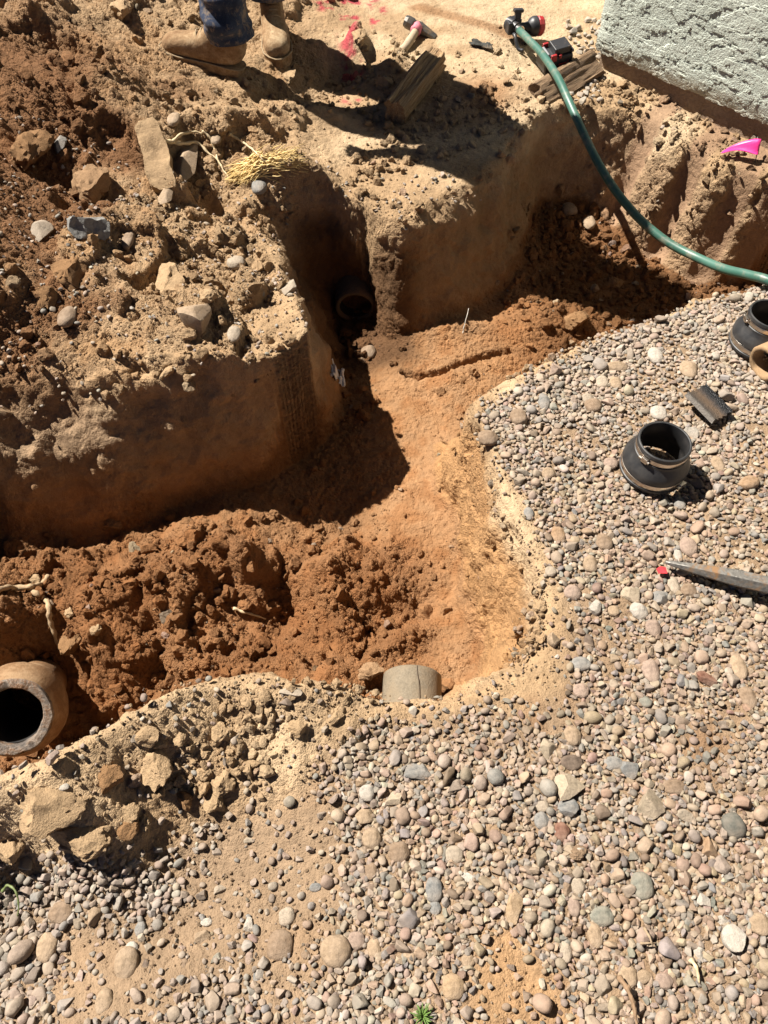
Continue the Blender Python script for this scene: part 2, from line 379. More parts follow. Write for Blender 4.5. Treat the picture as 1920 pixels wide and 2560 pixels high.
def graded(lo, hi, step, far):
    fine = list(np.arange(lo, hi + step, step)); out = fine[:]
    s = step; p = fine[-1]
    while p < far: s *= 1.28; p += s; out.append(p)
    s = step; p = fine[0]; pre = []
    while p > -far: s *= 1.28; p -= s; pre.append(p)
    return np.array(pre[::-1] + out)
gx = graded(-1.95, 1.95, .0068, 60); gy = graded(-.2, 3.95, .0065, 60)
X, Y = np.meshgrid(gx, gy)
Hh, Tt, Gr = height(X, Y)
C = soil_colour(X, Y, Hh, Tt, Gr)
# the mesh itself: the same sheet with its grid lines drawn together along the steep walls
wX, wY = warp(X, Y); sdR = seg_dist(wX, wY, RIM) * np.where(inside(wX, wY, RIM), -1, 1); sdT = seg_dist(wX, wY, TOE) * np.where(inside(wX, wY, TOE), -1, 1)
Sd = .5 * (sdR + sdT); gyy, gxx = np.gradient(Sd, gy, gx); gl_ = np.hypot(gxx, gyy) + 1e-6
BW = .15; q_ = np.clip(np.abs(Sd) / BW, 0, 1); sh_ = np.where(np.abs(Sd) < BW, Sd * (.30 + .70 * q_ ** 1.5) - Sd, 0) * np.clip(gl_, 0, 1)
XW = X + gxx / gl_ * sh_; YW = Y + gyy / gl_ * sh_
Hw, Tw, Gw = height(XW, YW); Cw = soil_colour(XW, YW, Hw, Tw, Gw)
nx, ny = len(gx), len(gy)
idx = np.arange(nx * ny).reshape(ny, nx)
faces = np.stack([idx[:-1, :-1], idx[:-1, 1:], idx[1:, 1:], idx[1:, :-1]], -1).reshape(-1, 4)
GV = np.stack([XW, YW, Hw], -1); wm_ = ((Tw > .01) & (Tw < .99)).astype(float)
for _ in range(3): wm_[1:-1, 1:-1] = np.maximum(wm_[1:-1, 1:-1], .25 * (wm_[:-2, 1:-1] + wm_[2:, 1:-1] + wm_[1:-1, :-2] + wm_[1:-1, 2:]))
wm_[0] = wm_[-1] = 0; wm_[:, 0] = wm_[:, -1] = 0
for _ in range(24):     # evens out the stair-steps of the cut faces
    av = GV.copy(); av[1:-1, 1:-1] = .25 * (GV[:-2, 1:-1] + GV[2:, 1:-1] + GV[1:-1, :-2] + GV[1:-1, 2:]); GV = GV + (av - GV) * (wm_ * .6)[..., None]
gme = np_mesh('ground', GV.reshape(-1, 3), faces)
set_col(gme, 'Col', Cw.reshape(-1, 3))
wallm = sstep(0, .15, Tw) * sstep(1, .9, Tw) * (1 - .9 * Gw)
set_fl(gme, 'wall', wallm)
_flr = 1 - sstep(0, .15, Tw)
roughm = np.clip(_flr * (.55 + .45 * sstep(1.3, 1.1, YW)) + sstep(-.1, -.4, XW) * sstep(1.25, 1.45, YW) * sstep(.85, 1, Tw) * (.35 + .65 * sstep(-.1, .3, fbm(XW * 4, YW * 4, seed=77))) + .35 * wallm * sstep(.7, .9, XW) + .5 * wallm * sstep(.1, .2, XW) * sstep(1.7, 1.5, YW) + .25, 0, 1) * (1 - .8 * Gw)
roughm = roughm * (.45 + .55 * sstep(-.25, .25, fbm(XW * 7, YW * 7, seed=78)))
set_fl(gme, 'rough', roughm)
ground = bpy.data.objects.new('ground', gme); COL.objects.link(ground)
ground['kind'] = 'structure'; ground['label'] = 'bare tan and orange dug earth with trench'
gme.materials.append(mat_ground())
md = ground.modifiers.new('dice', 'SUBSURF'); md.subdivision_type = 'SIMPLE'; md.levels = 0; md.render_levels = 0
ground.cycles.use_adaptive_subdivision = True; ground.cycles.dicing_rate = 1.5

def H(x, y):
    """height of the ground sheet at points"""
    x = np.atleast_1d(np.asarray(x, float)); y = np.atleast_1d(np.asarray(y, float))
    i = np.clip(np.searchsorted(gx, x) - 1, 0, nx - 2); j = np.clip(np.searchsorted(gy, y) - 1, 0, ny - 2)
    fx = np.clip((x - gx[i]) / (gx[i + 1] - gx[i]), 0, 1); fy = np.clip((y - gy[j]) / (gy[j + 1] - gy[j]), 0, 1)
    def s(A): 
        if A.ndim == 3: a, b = fx[:, None], fy[:, None]
        else: a, b = fx, fy
        return A[j, i] * (1 - a) * (1 - b) + A[j, i + 1] * a * (1 - b) + A[j + 1, i] * (1 - a) * b + A[j + 1, i + 1] * a * b
    return s
def hz(x, y): return float(H(x, y)(Hh)[0])
def G(u, v, z0=0.0, it=6):
    """point of the ground seen at (u,v): march the sight line to the sheet"""
    d = _f + (u - 829.5) / 829.5 * TX * np.array([1, 0, 0]) + (1106 - v) / 1106 * TY * _u
    ss = np.linspace(.7, 6, 1600); q = np.array([0, 0, CAM_H]) + ss[:, None] * d
    g = H(q[:, 0], q[:, 1])(Hh); k = np.argmax(q[:, 2] <= g)
    return q[k].copy()

# ------------------------------------------------------------------ stones and crumbs
def ico(sub):
    bm = bmesh.new(); bmesh.ops.create_icosphere(bm, subdivisions=sub, radius=1.0)
    v = np.array([p.co[:] for p in bm.verts]); bm.verts.index_update()
    f = np.array([[q.index for q in fc.verts] for fc in bm.faces]); bm.free(); return v, f
ICO = {k: ico(k) for k in (1, 2, 3, 4)}
def stone_shape(sub, seed, kind):
    """unit stone: 'round' river pebble, 'sharp' crushed stone, 'clod' crumbly lump"""
    r = np.random.default_rng(seed); v, f = ICO[sub]; v = v.copy()
    o = r.uniform(0, 50, 3)
    q = v * 1.1 + o
    lo = fbm(q[:, 0], q[:, 1], q[:, 2], seed=seed, octs=2)
    if kind == 'round':
        v = v * (1 + .16 * lo)[:, None]
        # a superellipsoid-ish squareness that differs from stone to stone
        k = r.uniform(.85, 1.05); v = np.sign(v) * np.abs(v) ** k
    elif kind == 'sharp':
        v = v * (1 + .18 * lo)[:, None]
        for _ in range(r.integers(7, 13)):
            n = r.normal(size=3); n /= np.linalg.norm(n); d = r.uniform(.38, .72)
            s = v @ n; m = s > d; v[m] -= ((s[m] - d) * .95)[:, None] * n
    else:
        for _ in range(r.integers(5, 10)):
            n = r.normal(size=3); n /= np.linalg.norm(n); d = r.uniform(.40, .78)
            s = v @ n; m = s > d; v[m] -= ((s[m] - d) * .92)[:, None] * n
        q = v * 2.1 + o; hi = fbm(q[:, 0], q[:, 1], q[:, 2], seed=seed + 5, octs=5, gain=.68)
        v = v * (1 + .16 * lo + .38 * hi)[:, None]
    v -= (v.max(0) + v.min(0)) / 2; v /= (v.max(0) - v.min(0)).max() / 2
    return v, f
def rot_z_tilt(n, tilt, r):
    a = r.uniform(0, 2 * math.pi, n); b = r.normal(0, tilt, n); c = r.normal(0, tilt, n)
    ca, sa, cb, sb, cc, sc = np.cos(a), np.sin(a), np.cos(b), np.sin(b), np.cos(c), np.sin(c)
    Z = np.zeros(n); O = np.ones(n)
    Rz = np.stack([ca, -sa, Z, sa, ca, Z, Z, Z, O], -1).reshape(n, 3, 3)
    Rx = np.stack([O, Z, Z, Z, cb, -sb, Z, sb, cb], -1).reshape(n, 3, 3)
    Ry = np.stack([cc, Z, sc, Z, O, Z, -sc, Z, cc], -1).reshape(n, 3, 3)
    return Rx @ Ry @ Rz
def merge(name, items, mat):
    """items: (verts Vx3, faces, pos Nx3, mats Nx3x3, cols Nx3, smooth)"""
    vs, fs, cs, sm = [], [], [], []; off = 0
    for v, f, p, M, c, s in items:
        n = len(p)
        if n == 0: continue
        w = np.einsum('nij,vj->nvi', M, v) + p[:, None]
        vs.append(w.reshape(-1, 3)); fs.append((f[None] + (np.arange(n) * len(v))[:, None, None]).reshape(-1, 3) + off)
        cs.append(np.repeat(c, len(v), 0)); sm.append(np.full(n * len(f), s)); off += n * len(v)
    me = np_mesh(name, np.concatenate(vs), np.concatenate(fs), np.concatenate(sm))
    set_col(me, 'Col', np.concatenate(cs)); me.materials.append(mat)
    o = bpy.data.objects.new(name, me); COL.objects.link(o); return o

def mat_stone(name, dust=True, attr=True, c=None, speck=.35, rough=.75, bstr=.35):
    m = NT(name); v = m.coord()
    if attr:
        a = m.n('Attribute'); a.attribute_name = 'Col'; base = a.outputs['Color']
    else:
        a = m.n('ObjectInfo'); base = a.outputs['Color']
    n1 = m.noise(130, 4, .65, v); n2 = m.noise(600, 3, .7, v); n0 = m.noise(28, 3, .6, v)
    f = m.math('ADD', m.math('MULTIPLY', n1, .6), m.math('ADD', m.math('MULTIPLY', n2, .45), m.math('MULTIPLY', n0, .5)))
    k = m.ramp(f, [(.5, 1 - speck), (.78, 1.0), (1.05, 1 + speck * .6)])
    cc = m.mix(1.0, base, k, 'MULTIPLY')
    if dust:   # dusty film on the stones in patches
        cc = m.mix(m.math('MULTIPLY', m.ramp(n0, [(.38, 0), (.62, 1)]), .42), cc, (.265, .205, .155))
    m.col(cc); m.rough(rough); m.b.inputs['Specular IOR Level'].default_value = .3
    m.bump(m.math('ADD', n1, m.math('MULTIPLY', n2, .5)), bstr, .004); return m.m
M_STONE = mat_stone('pebble_stone', speck=.45)
def mat_clod(name, attr=True):
    m = NT(name); v = m.coord()
    if attr:
        a = m.n('Attribute'); a.attribute_name = 'Col'; base = a.outputs['Color']
    else:
        a = m.n('ObjectInfo'); base = a.outputs['Color']
    n1 = m.noise(70, 5, .7, v); n2 = m.noise(330, 4, .7, v)
    k = m.ramp(m.math('ADD', m.math('MULTIPLY', n1, .6), m.math('MULTIPLY', n2, .6)), [(.4, .65), (.62, 1.0), (.85, 1.25)])
    m.col(m.mix(1.0, base, k, 'MULTIPLY')); m.rough(.95); m.b.inputs['Specular IOR Level'].default_value = .12
    m.bump(m.math('ADD', n1, m.math('MULTIPLY', n2, .8)), .8, .006); return m.m
M_CLOD = mat_clod('crumbly_soil')

PAL = np.array([[.42,.345,.285],[.41,.315,.23],[.335,.315,.29],[.41,.30,.225],[.54,.495,.43],[.20,.14,.10],[.28,.275,.265],[.46,.365,.27],[.345,.29,.235],[.35,.245,.195],[.22,.21,.20],[.48,.395,.32]]) * np.array([.60, .565, .52])
PALW = np.array([.16,.14,.11,.12,.05,.07,.08,.10,.08,.07,.05,.06]); PALW = PALW / PALW.sum()

class Spread:
    """dart throwing with radii, kept in a hash grid"""
    def __init__(s, cell=.03): s.g = {}; s.c = cell
    def fits(s, x, y, r, f):
        k = int(math.ceil((r + .05) / s.c)) if r > .02 else 2
        ix, iy = int(math.floor(x / s.c)), int(math.floor(y / s.c))
        for i in range(ix - k, ix + k + 1):
            for j in range(iy - k, iy + k + 1):
                for (a, b, q) in s.g.get((i, j), ()):
                    d = (r + q) * f
                    if (a - x) * (a - x) + (b - y) * (b - y) < d * d: return False
        return True
    def add(s, x, y, r):
        if r > .045:     # a big thing blocks as a cluster of discs
            n = max(6, int(r / .012))
            for k in range(n):
                a = 2 * math.pi * k / n
                for q in (.35, .75): s.g.setdefault((int(math.floor((x + q * r * math.cos(a)) / s.c)), int(math.floor((y + q * r * math.sin(a)) / s.c))), []).append((x + q * r * math.cos(a), y + q * r * math.sin(a), r * .28))
        else: s.g.setdefault((int(math.floor(x / s.c)), int(math.floor(y / s.c))), []).append((x, y, r))
SP = Spread()

# ------------------------------------------------------------------ object helpers
def tag(o, label, cat, group=None):
    o['label'] = label; o['category'] = cat
    if group: o['group'] = group
    return o
def thing(name, loc, label, cat, group=None):
    o = bpy.data.objects.new(name, None); COL.objects.link(o); o.empty_display_size = .05
    o.location = Vector(loc); return tag(o, label, cat, group)
def mesh_of(name, geo, mat, smooth=True, origin=(0, 0, 0)):
    v, f = geo; me = bpy.data.meshes.new(name)
    v = np.asarray(v, float) - np.asarray(origin, float)
    me.from_pydata([tuple(p) for p in v], [], [tuple(int(i) for i in q) for q in f])
    me.polygons.foreach_set('use_smooth', [smooth] * len(me.polygons)); me.update()
    if mat: me.materials.append(mat)
    return me
def origin_of(parent):
    o = Vector((0, 0, 0))
    while parent: o = o + parent.location; parent = parent.parent
    return o
def part(name, geo, mat, parent=None, smooth=True, bevel=0, auto=None, sub=0):
    me = mesh_of(name, geo, mat, smooth, origin_of(parent))
    bm = bmesh.new(); bm.from_mesh(me); bmesh.ops.recalc_face_normals(bm, faces=bm.faces); bm.to_mesh(me); bm.free()
    o = bpy.data.objects.new(name, me); COL.objects.link(o); o.parent = parent
    if bevel:
        b = o.modifiers.new('bevel', 'BEVEL'); b.width = bevel; b.segments = 2; b.limit_method = 'ANGLE'; b.angle_limit = R(40); b.harden_normals = False
    if sub: s = o.modifiers.new('sub', 'SUBSURF'); s.levels = sub; s.render_levels = sub
    if auto:
        me.set_sharp_from_angle(angle=R(auto))
    return o
def join(*gs):
    V, F = [], []; k = 0
    for v, f in gs:
        V += [tuple(p) for p in v]; F += [tuple(i + k for i in q) for q in f]; k += len(v)
    return np.array(V), F
def xf(geo, M):
    v = np.asarray(geo[0], float); M = np.array(M); return v @ M[:3, :3].T + M[:3, 3], geo[1]
def frame(origin, z, x=(1, 0, 0)):
    z = Vector(z).normalized(); x = Vector(x); x = (x - z * x.dot(z)).normalized(); y = z.cross(x)
    M = Matrix.Identity(4)
    for i in range(3): M[i][0], M[i][1], M[i][2], M[i][3] = x[i], y[i], z[i], origin[i]
    return M
def lathe(prof, n=48, closed=False, wob=0, seed=0):
    V = []; F = []; m = len(prof)
    for k in range(n):
        a = 2 * math.pi * k / n; 
        for j, (r, z) in enumerate(prof): V.append((r * math.cos(a), r * math.sin(a), z))
    V = np.array(V)
    if wob: 
        d = fbm(V[:, 0] * 40, V[:, 1] * 40, V[:, 2] * 40, seed=seed, octs=3) * wob
        rr = np.hypot(V[:, 0], V[:, 1]) + 1e-9; V[:, 0] *= 1 + d / rr; V[:, 1] *= 1 + d / rr
    for k in range(n):
        for j in range(m if closed else m - 1):
            j2 = (j + 1) % m; F.append((k * m + j, ((k + 1) % n) * m + j, ((k + 1) % n) * m + j2, k * m + j2))
    return V, F
def catmull(pts, n):
    p = np.array(pts, float); p = np.vstack([2 * p[0] - p[1], p, 2 * p[-1] - p[-2]]); out = []
    for i in range(1, len(p) - 2):
        for t in np.linspace(0, 1, n, endpoint=False):
            out.append(.5 * ((2 * p[i]) + (p[i + 1] - p[i - 1]) * t + (2 * p[i - 1] - 5 * p[i] + 4 * p[i + 1] - p[i + 2]) * t * t + (3 * p[i] - p[i - 1] - 3 * p[i + 1] + p[i + 2]) * t ** 3))
    out.append(p[-2]); return np.array(out)
def tube(pts, rad, n=10, caps=True):
    pts = np.asarray(pts, float); m = len(pts); rad = np.broadcast_to(np.asarray(rad, float), (m,))
    V = []; F = []; T = np.gradient(pts, axis=0); T /= np.linalg.norm(T, axis=1)[:, None] + 1e-12
    u = np.cross(T[0], (0, 0, 1)); 
    if np.linalg.norm(u) < 1e-3: u = np.cross(T[0], (1, 0, 0))
    u /= np.linalg.norm(u)
    for i in range(m):
        u = u - T[i] * (u @ T[i]); u /= np.linalg.norm(u); w = np.cross(T[i], u)
        for k in range(n):
            a = 2 * math.pi * k / n; V.append(pts[i] + rad[i] * (math.cos(a) * u + math.sin(a) * w))
    for i in range(m - 1):
        for k in range(n): F.append((i * n + k, i * n + (k + 1) % n, (i + 1) * n + (k + 1) % n, (i + 1) * n + k))
    if caps: F += [tuple(range(n))[::-1], tuple((m - 1) * n + k for k in range(n))]
    return np.array(V), F
def box(sx, sy, sz, c=(0, 0, 0)):
    V = [(c[0] + a * sx / 2, c[1] + b * sy / 2, c[2] + d * sz / 2) for a in (-1, 1) for b in (-1, 1) for d in (-1, 1)]
    return np.array(V), [(0, 1, 3, 2), (4, 6, 7, 5), (0, 4, 5, 1), (2, 3, 7, 6), (0, 2, 6, 4), (1, 5, 7, 3)]
def prism(outline, z0, z1):
    n = len(outline); V = [(x, y, z0) for x, y in outline] + [(x, y, z1) for x, y in outline]
    return np.array(V), [tuple(range(n))[::-1], tuple(range(n, 2 * n))] + [(k, (k + 1) % n, n + (k + 1) % n, n + k) for k in range(n)]
def gridbox(sx, sy, sz, nx=8, ny=8, nz=8):
    """a box with cut faces so that it can be roughened"""
    bm = bmesh.new(); bmesh.ops.create_cube(bm, size=1)
    L = [(e, max(range(3), key=lambda a: abs(e.verts[0].co[a] - e.verts[1].co[a]))) for e in bm.edges]
    for ax, n in ((0, nx), (1, ny), (2, nz)):
        es = [e for e in bm.edges if max(range(3), key=lambda a: abs(e.verts[0].co[a] - e.verts[1].co[a])) == ax and abs(e.verts[0].co[ax] - e.verts[1].co[ax]) > .99]
        bmesh.ops.subdivide_edges(bm, edges=es, cuts=n - 1, use_grid_fill=True)
    bm.verts.index_update(); v = np.array([p.co[:] for p in bm.verts]) * np.array([sx, sy, sz]); f = [tuple(q.index for q in fc.verts) for fc in bm.faces]; bm.free(); return v, f
def simple(name, c, rough=.6, metal=0, nscale=60, var=.2, bstr=0, spec=.5, dust=0, dcol=(.33, .23, .14), dsc=22):
    m = NT(name); v = m.coord(); n = m.noise(nscale, 4, .6, v); n2 = m.noise(nscale * 5, 3, .6, v)
    k = m.ramp(m.math('ADD', m.math('MULTIPLY', n, .7), m.math('MULTIPLY', n2, .3)), [(.3, 1 - var), (.7, 1 + var)])
    cc = m.mix(1.0, c, k, 'MULTIPLY')
    if dust:
        dn = m.math('ADD', m.math('MULTIPLY', m.noise(dsc, 5, .7, v), .75), m.math('MULTIPLY', n2, .25))
        fac = m.math('MULTIPLY', m.ramp(dn, [(.62 - dust * .35, 0), (.72 - dust * .2, 1)]), .85)
        cc = m.mix(fac, cc, dcol); m.rough(m.math('MAXIMUM', m.math('MULTIPLY', fac, .9), rough))
    else: m.rough(rough)
    m.col(cc); m.b.inputs['Metallic'].default_value = metal; m.b.inputs['Specular IOR Level'].default_value = spec
    if bstr: m.bump(m.math('ADD', n, m.math('MULTIPLY', n2, .5)), bstr, .004)
    return m.m

# ------------------------------------------------------------------ the house
def stucco():
    m = NT('green_stucco'); v = m.coord()
    mp = m.n('Mapping'); m.l(v, mp.inputs[0]); mp.inputs['Scale'].default_value = (.7, .7, 1.5)
    a = m.noise(9, 6, .62, mp.outputs[0], .9); b = m.noise(17, 6, .6, mp.outputs[0], .5); n2 = m.noise(75, 4, .65, v); n3 = m.noise(260, 3, .6, v)
    pl = m.ramp(a, [(.485, 0), (.51, 1)]); pl2 = m.ramp(b, [(.53, 0), (.56, 1)])      # trowelled plates over the sand coat
    h = m.math('ADD', m.math('ADD', m.math('MULTIPLY', pl, .0040), m.math('MULTIPLY', pl2, .0022)), m.math('ADD', m.math('MULTIPLY', n2, .0055), m.math('MULTIPLY', n3, .0045)))
    d = m.n('Displacement'); d.inputs['Midlevel'].default_value = 0; d.inputs['Scale'].default_value = 1
    m.l(h, d.inputs['Height']); m.l(d.outputs[0], m.o.inputs['Displacement']); m.m.displacement_method = 'BOTH'
    k = m.ramp(m.noise(5, 5, .65, v), [(.3, (.36, .39, .335)), (.7, (.43, .455, .395))])
    sep = m.n('SeparateXYZ'); m.l(v, sep.inputs[0])
    splash = m.math('MULTIPLY', m.ramp(m.math('ADD', sep.outputs[2], m.math('MULTIPLY', m.noise(18, 4, .7, v), .10)), [(.15, 1), (.21, 0)]), .5)
    m.col(m.mix(splash, k, (.34, .25, .17))); m.rough(.9); m.b.inputs['Specular IOR Level'].default_value = .2
    return m.m
hA = P(1291, 102, .12); hB = P(1659, 273, .105)
hd = Vector((hB[0] - hA[0], hB[1] - hA[1], 0)).normalized(); hn = Vector((hd.y, -hd.x, 0))     # hn: out of the wall, to the yard
house = thing('house', (hA[0], hA[1], 0.0), 'house corner with rough pale green stucco wall', 'house')
HW, HD, HT = 5.0, 5.0, 2.6
def hp(a, b, z): return Vector((hA[0], hA[1], z)) + hd * a - hn * b
def wall_sheet(a0, b0, a1, b1, z0, z1, st):
    L = math.hypot(a1 - a0, b1 - b0); na = int(L / st); nz = int((z1 - z0) / st); V = []; F = []
    for j in range(nz + 1):
        for i in range(na + 1): V.append(hp(a0 + (a1 - a0) * i / na, b0 + (b1 - b0) * i / na, z0 + (z1 - z0) * j / nz))
    for j in range(nz):
        for i in range(na): F.append((j * (na + 1) + i, j * (na + 1) + i + 1, (j + 1) * (na + 1) + i + 1, (j + 1) * (na + 1) + i))
    return np.array(V), F
zb = .115
M_STUCCO = stucco()
front = wall_sheet(0, 0, HW, 0, zb, HT, .05); side = wall_sheet(0, HD, 0, 0, zb, HT, .05)
back = wall_sheet(HW, HD, 0, HD, zb, HT, .25); other = wall_sheet(HW, 0, HW, HD, zb, HT, .25)
bm = bmesh.new(); me = mesh_of('wall', join(front, side, back, other), M_STUCCO, True, house.location); bm.from_mesh(me)
bmesh.ops.remove_doubles(bm, verts=bm.verts, dist=1e-4); bmesh.ops.recalc_face_normals(bm, faces=bm.faces)
edge = [e for e in bm.edges if e.is_boundary and max(v.co.z for v in e.verts) < zb + .01]     # the weep edge turned in under the stucco
r_ = bmesh.ops.extrude_edge_only(bm, edges=edge)
for v in [g for g in r_['geom'] if isinstance(g, bmesh.types.BMVert)]:
    c = Vector((hp(HW / 2, HD / 2, 0).x - house.location.x, hp(HW / 2, HD / 2, 0).y - house.location.y, v.co.z)); v.co += (c - v.co).normalized() * .06; v.co.z += .004
bm.to_mesh(me); bm.free()
wall = bpy.data.objects.new('wall', me); COL.objects.link(wall); wall.parent = house
w_ = wall.modifiers.new('dice', 'SUBSURF'); w_.subdivision_type = 'SIMPLE'; w_.levels = 0; w_.render_levels = 0
wall.cycles.use_adaptive_subdivision = True; wall.cycles.dicing_rate = 1.5
def slab_geo(a0, a1, b0, b1, z0, z1):
    V = [hp(a, b, z) for a in (a0, a1) for b in (b0, b1) for z in (z0, z1)]
    return np.array(V), [(0, 1, 3, 2), (4, 6, 7, 5), (0, 4, 5, 1), (2, 3, 7, 6), (0, 2, 6, 4), (1, 5, 7, 3)]
def found():
    m = NT('stained_concrete'); v = m.coord(); n = m.noise(12, 5, .7, v); n2 = m.noise(90, 4, .7, v)
    m.col(m.mix(m.ramp(n2, [(.35, .0), (.7, .6)]), m.ramp(n, [(.35, (.27, .185, .12)), (.65, (.36, .26, .175))]), (.2, .125, .08)))
    m.rough(.95); m.bump(m.math('ADD', n2, n), .9, .012); return m.m
part('foundation', slab_geo(.012, HW - .01, .014, HD - .01, -.35, zb + .003), found(), house, False)
part('roof', join(slab_geo(-.25, HW + .25, -.25, HD + .25, HT, HT + .16)), simple('roofing', (.25, .2, .17), .9), house, False)

# ------------------------------------------------------------------ clay pipes
def clay(name, c, stain, s=1.0):
    m = NT(name); v = m.coord(); n = m.noise(16, 5, .65, v); n2 = m.noise(240, 4, .7, v); n3 = m.noise(60, 4, .65, v)
    k = m.ramp(m.math('ADD', m.math('MULTIPLY', n2, .6), m.math('MULTIPLY', n3, .5)), [(.35, .7), (.7, 1.2)])
    m.col(m.mix(m.math('MULTIPLY', m.ramp(n, [(.44, 0), (.6, 1)]), s), m.mix(1.0, c, k, 'MULTIPLY'), stain)); m.rough(.8); m.b.inputs['Specular IOR Level'].default_value = .3
    m.bump(m.math('ADD', n2, n3), .4, .004); return m.m
M_CLAY = clay('fired_clay', (.185, .10, .046), (.31, .205, .115), .75)
M_STUB = clay('pale_clay', (.165, .135, .095), (.20, .15, .095), .6)
M_SHADED_CLAY = clay('shade_darkened_clay', (.10, .075, .05), (.13, .08, .045), .8)  # clay tone darkened to deepen the alcove's shade on the pipe
M_BORE = simple('pipe_inside', (.012, .010, .009), .9)  # even near-black tone for the pipe bores
def rimmat():
    m = NT('broken_clay_edge'); v = m.coord(); n = m.noise(22, 5, .7, v, .6); n2 = m.noise(150, 4, .75, v)
    c = m.ramp(n, [(.34, (.055, .042, .034)), (.44, (.12, .098, .082)), (.52, (.20, .155, .12)), (.60, (.17, .088, .042))])
    m.col(m.mix(1.0, c, m.ramp(n2, [(.3, .55), (.7, 1.35)]), 'MULTIPLY')); m.rough(.6); m.bump(m.math('ADD', n, n2), .8, .006); return m.m
M_RIM = rimmat()
# hub end of the old line, standing up out of the left branch and facing the camera
hubc = P(27, 1549, -.18); hax = Vector((.30, -.60, .86)).normalized()
Mh = frame(hubc, hax, (1, 0, 0))
hub = thing('clay_pipe', hubc, 'brown clay pipe bell with broken grey rim facing up on the left', 'pipe')
def sc9(g): return g[0] * .92, g[1]
prof = [(.088, -.002), (.098, -.03), (.109, -.062), (.112, -.085), (.108, -.105), (.100, -.14), (.083, -.19), (.076, -.26), (.075, -.40)]
part('body', xf(sc9(lathe(prof, 72, wob=.0022, seed=3)), Mh), M_CLAY, hub)
part('rim', xf(sc9(lathe([(.0645, -.02), (.0652, 0), (.068, .0035), (.084, .0035), (.088, -.002)], 96, wob=.004, seed=8)), Mh), M_RIM, hub, auto=50)
part('bore', xf(sc9(lathe([(.0645, -.02), (.064, -.10), (.063, -.40), (.0, -.40)], 48)), Mh), M_BORE, hub)
# stub sticking out of the near bank
sc_ = P(893, 1432, -.275); sc_[2] -= .071
Ms = frame(sc_, (.05, 1, .03), (1, 0, 0))
stub = thing('clay_pipe', sc_, 'cracked pale clay pipe stub poking from the near bank', 'pipe')
part('barrel', xf(lathe([(.056, -.004), (.060, 0), (.066, 0), (.0705, -.004), (.071, -.012), (.0715, -.15), (.0715, -.34)], 72, wob=.0008, seed=5), Ms), M_STUB, stub)
part('bore', xf(lathe([(.056, -.004), (.055, -.2), (.055, -.34), (0, -.34)], 40), Ms), M_BORE, stub)
ck = [(sc_[0] + .071 * math.sin(a), y, sc_[2] + .0713 * math.cos(a)) for a, y in [(.12, sc_[1] - .006), (.13, sc_[1] - .03), (.17, sc_[1] - .05), (.16, sc_[1] - .08), (.19, sc_[1] - .12), (.18, sc_[1] - .17)]]
part('crack', tube(catmull(ck, 4), .0008, 5), simple('crack_dark', (.07, .05, .035), .9), stub)
# mouth of the lower pipe in the dark alcove
ac = P(768, 664, -.35)
Ma = frame(ac, (.03, -1, -.10), (1, 0, 0))
alc = thing('clay_pipe', ac, 'shade-darkened clay pipe mouth deep in the shaded alcove', 'pipe')
part('barrel', xf(lathe([(.056, -.01), (.0565, 0), (.059, .002), (.066, .002), (.069, 0), (.070, -.03), (.071, -.12), (.071, -.40)], 64, wob=.0015, seed=6), Ma), M_SHADED_CLAY, alc)
part('bore', xf(lathe([(.056, -.01), (.055, -.3), (0, -.3)], 40), Ma), M_BORE, alc)

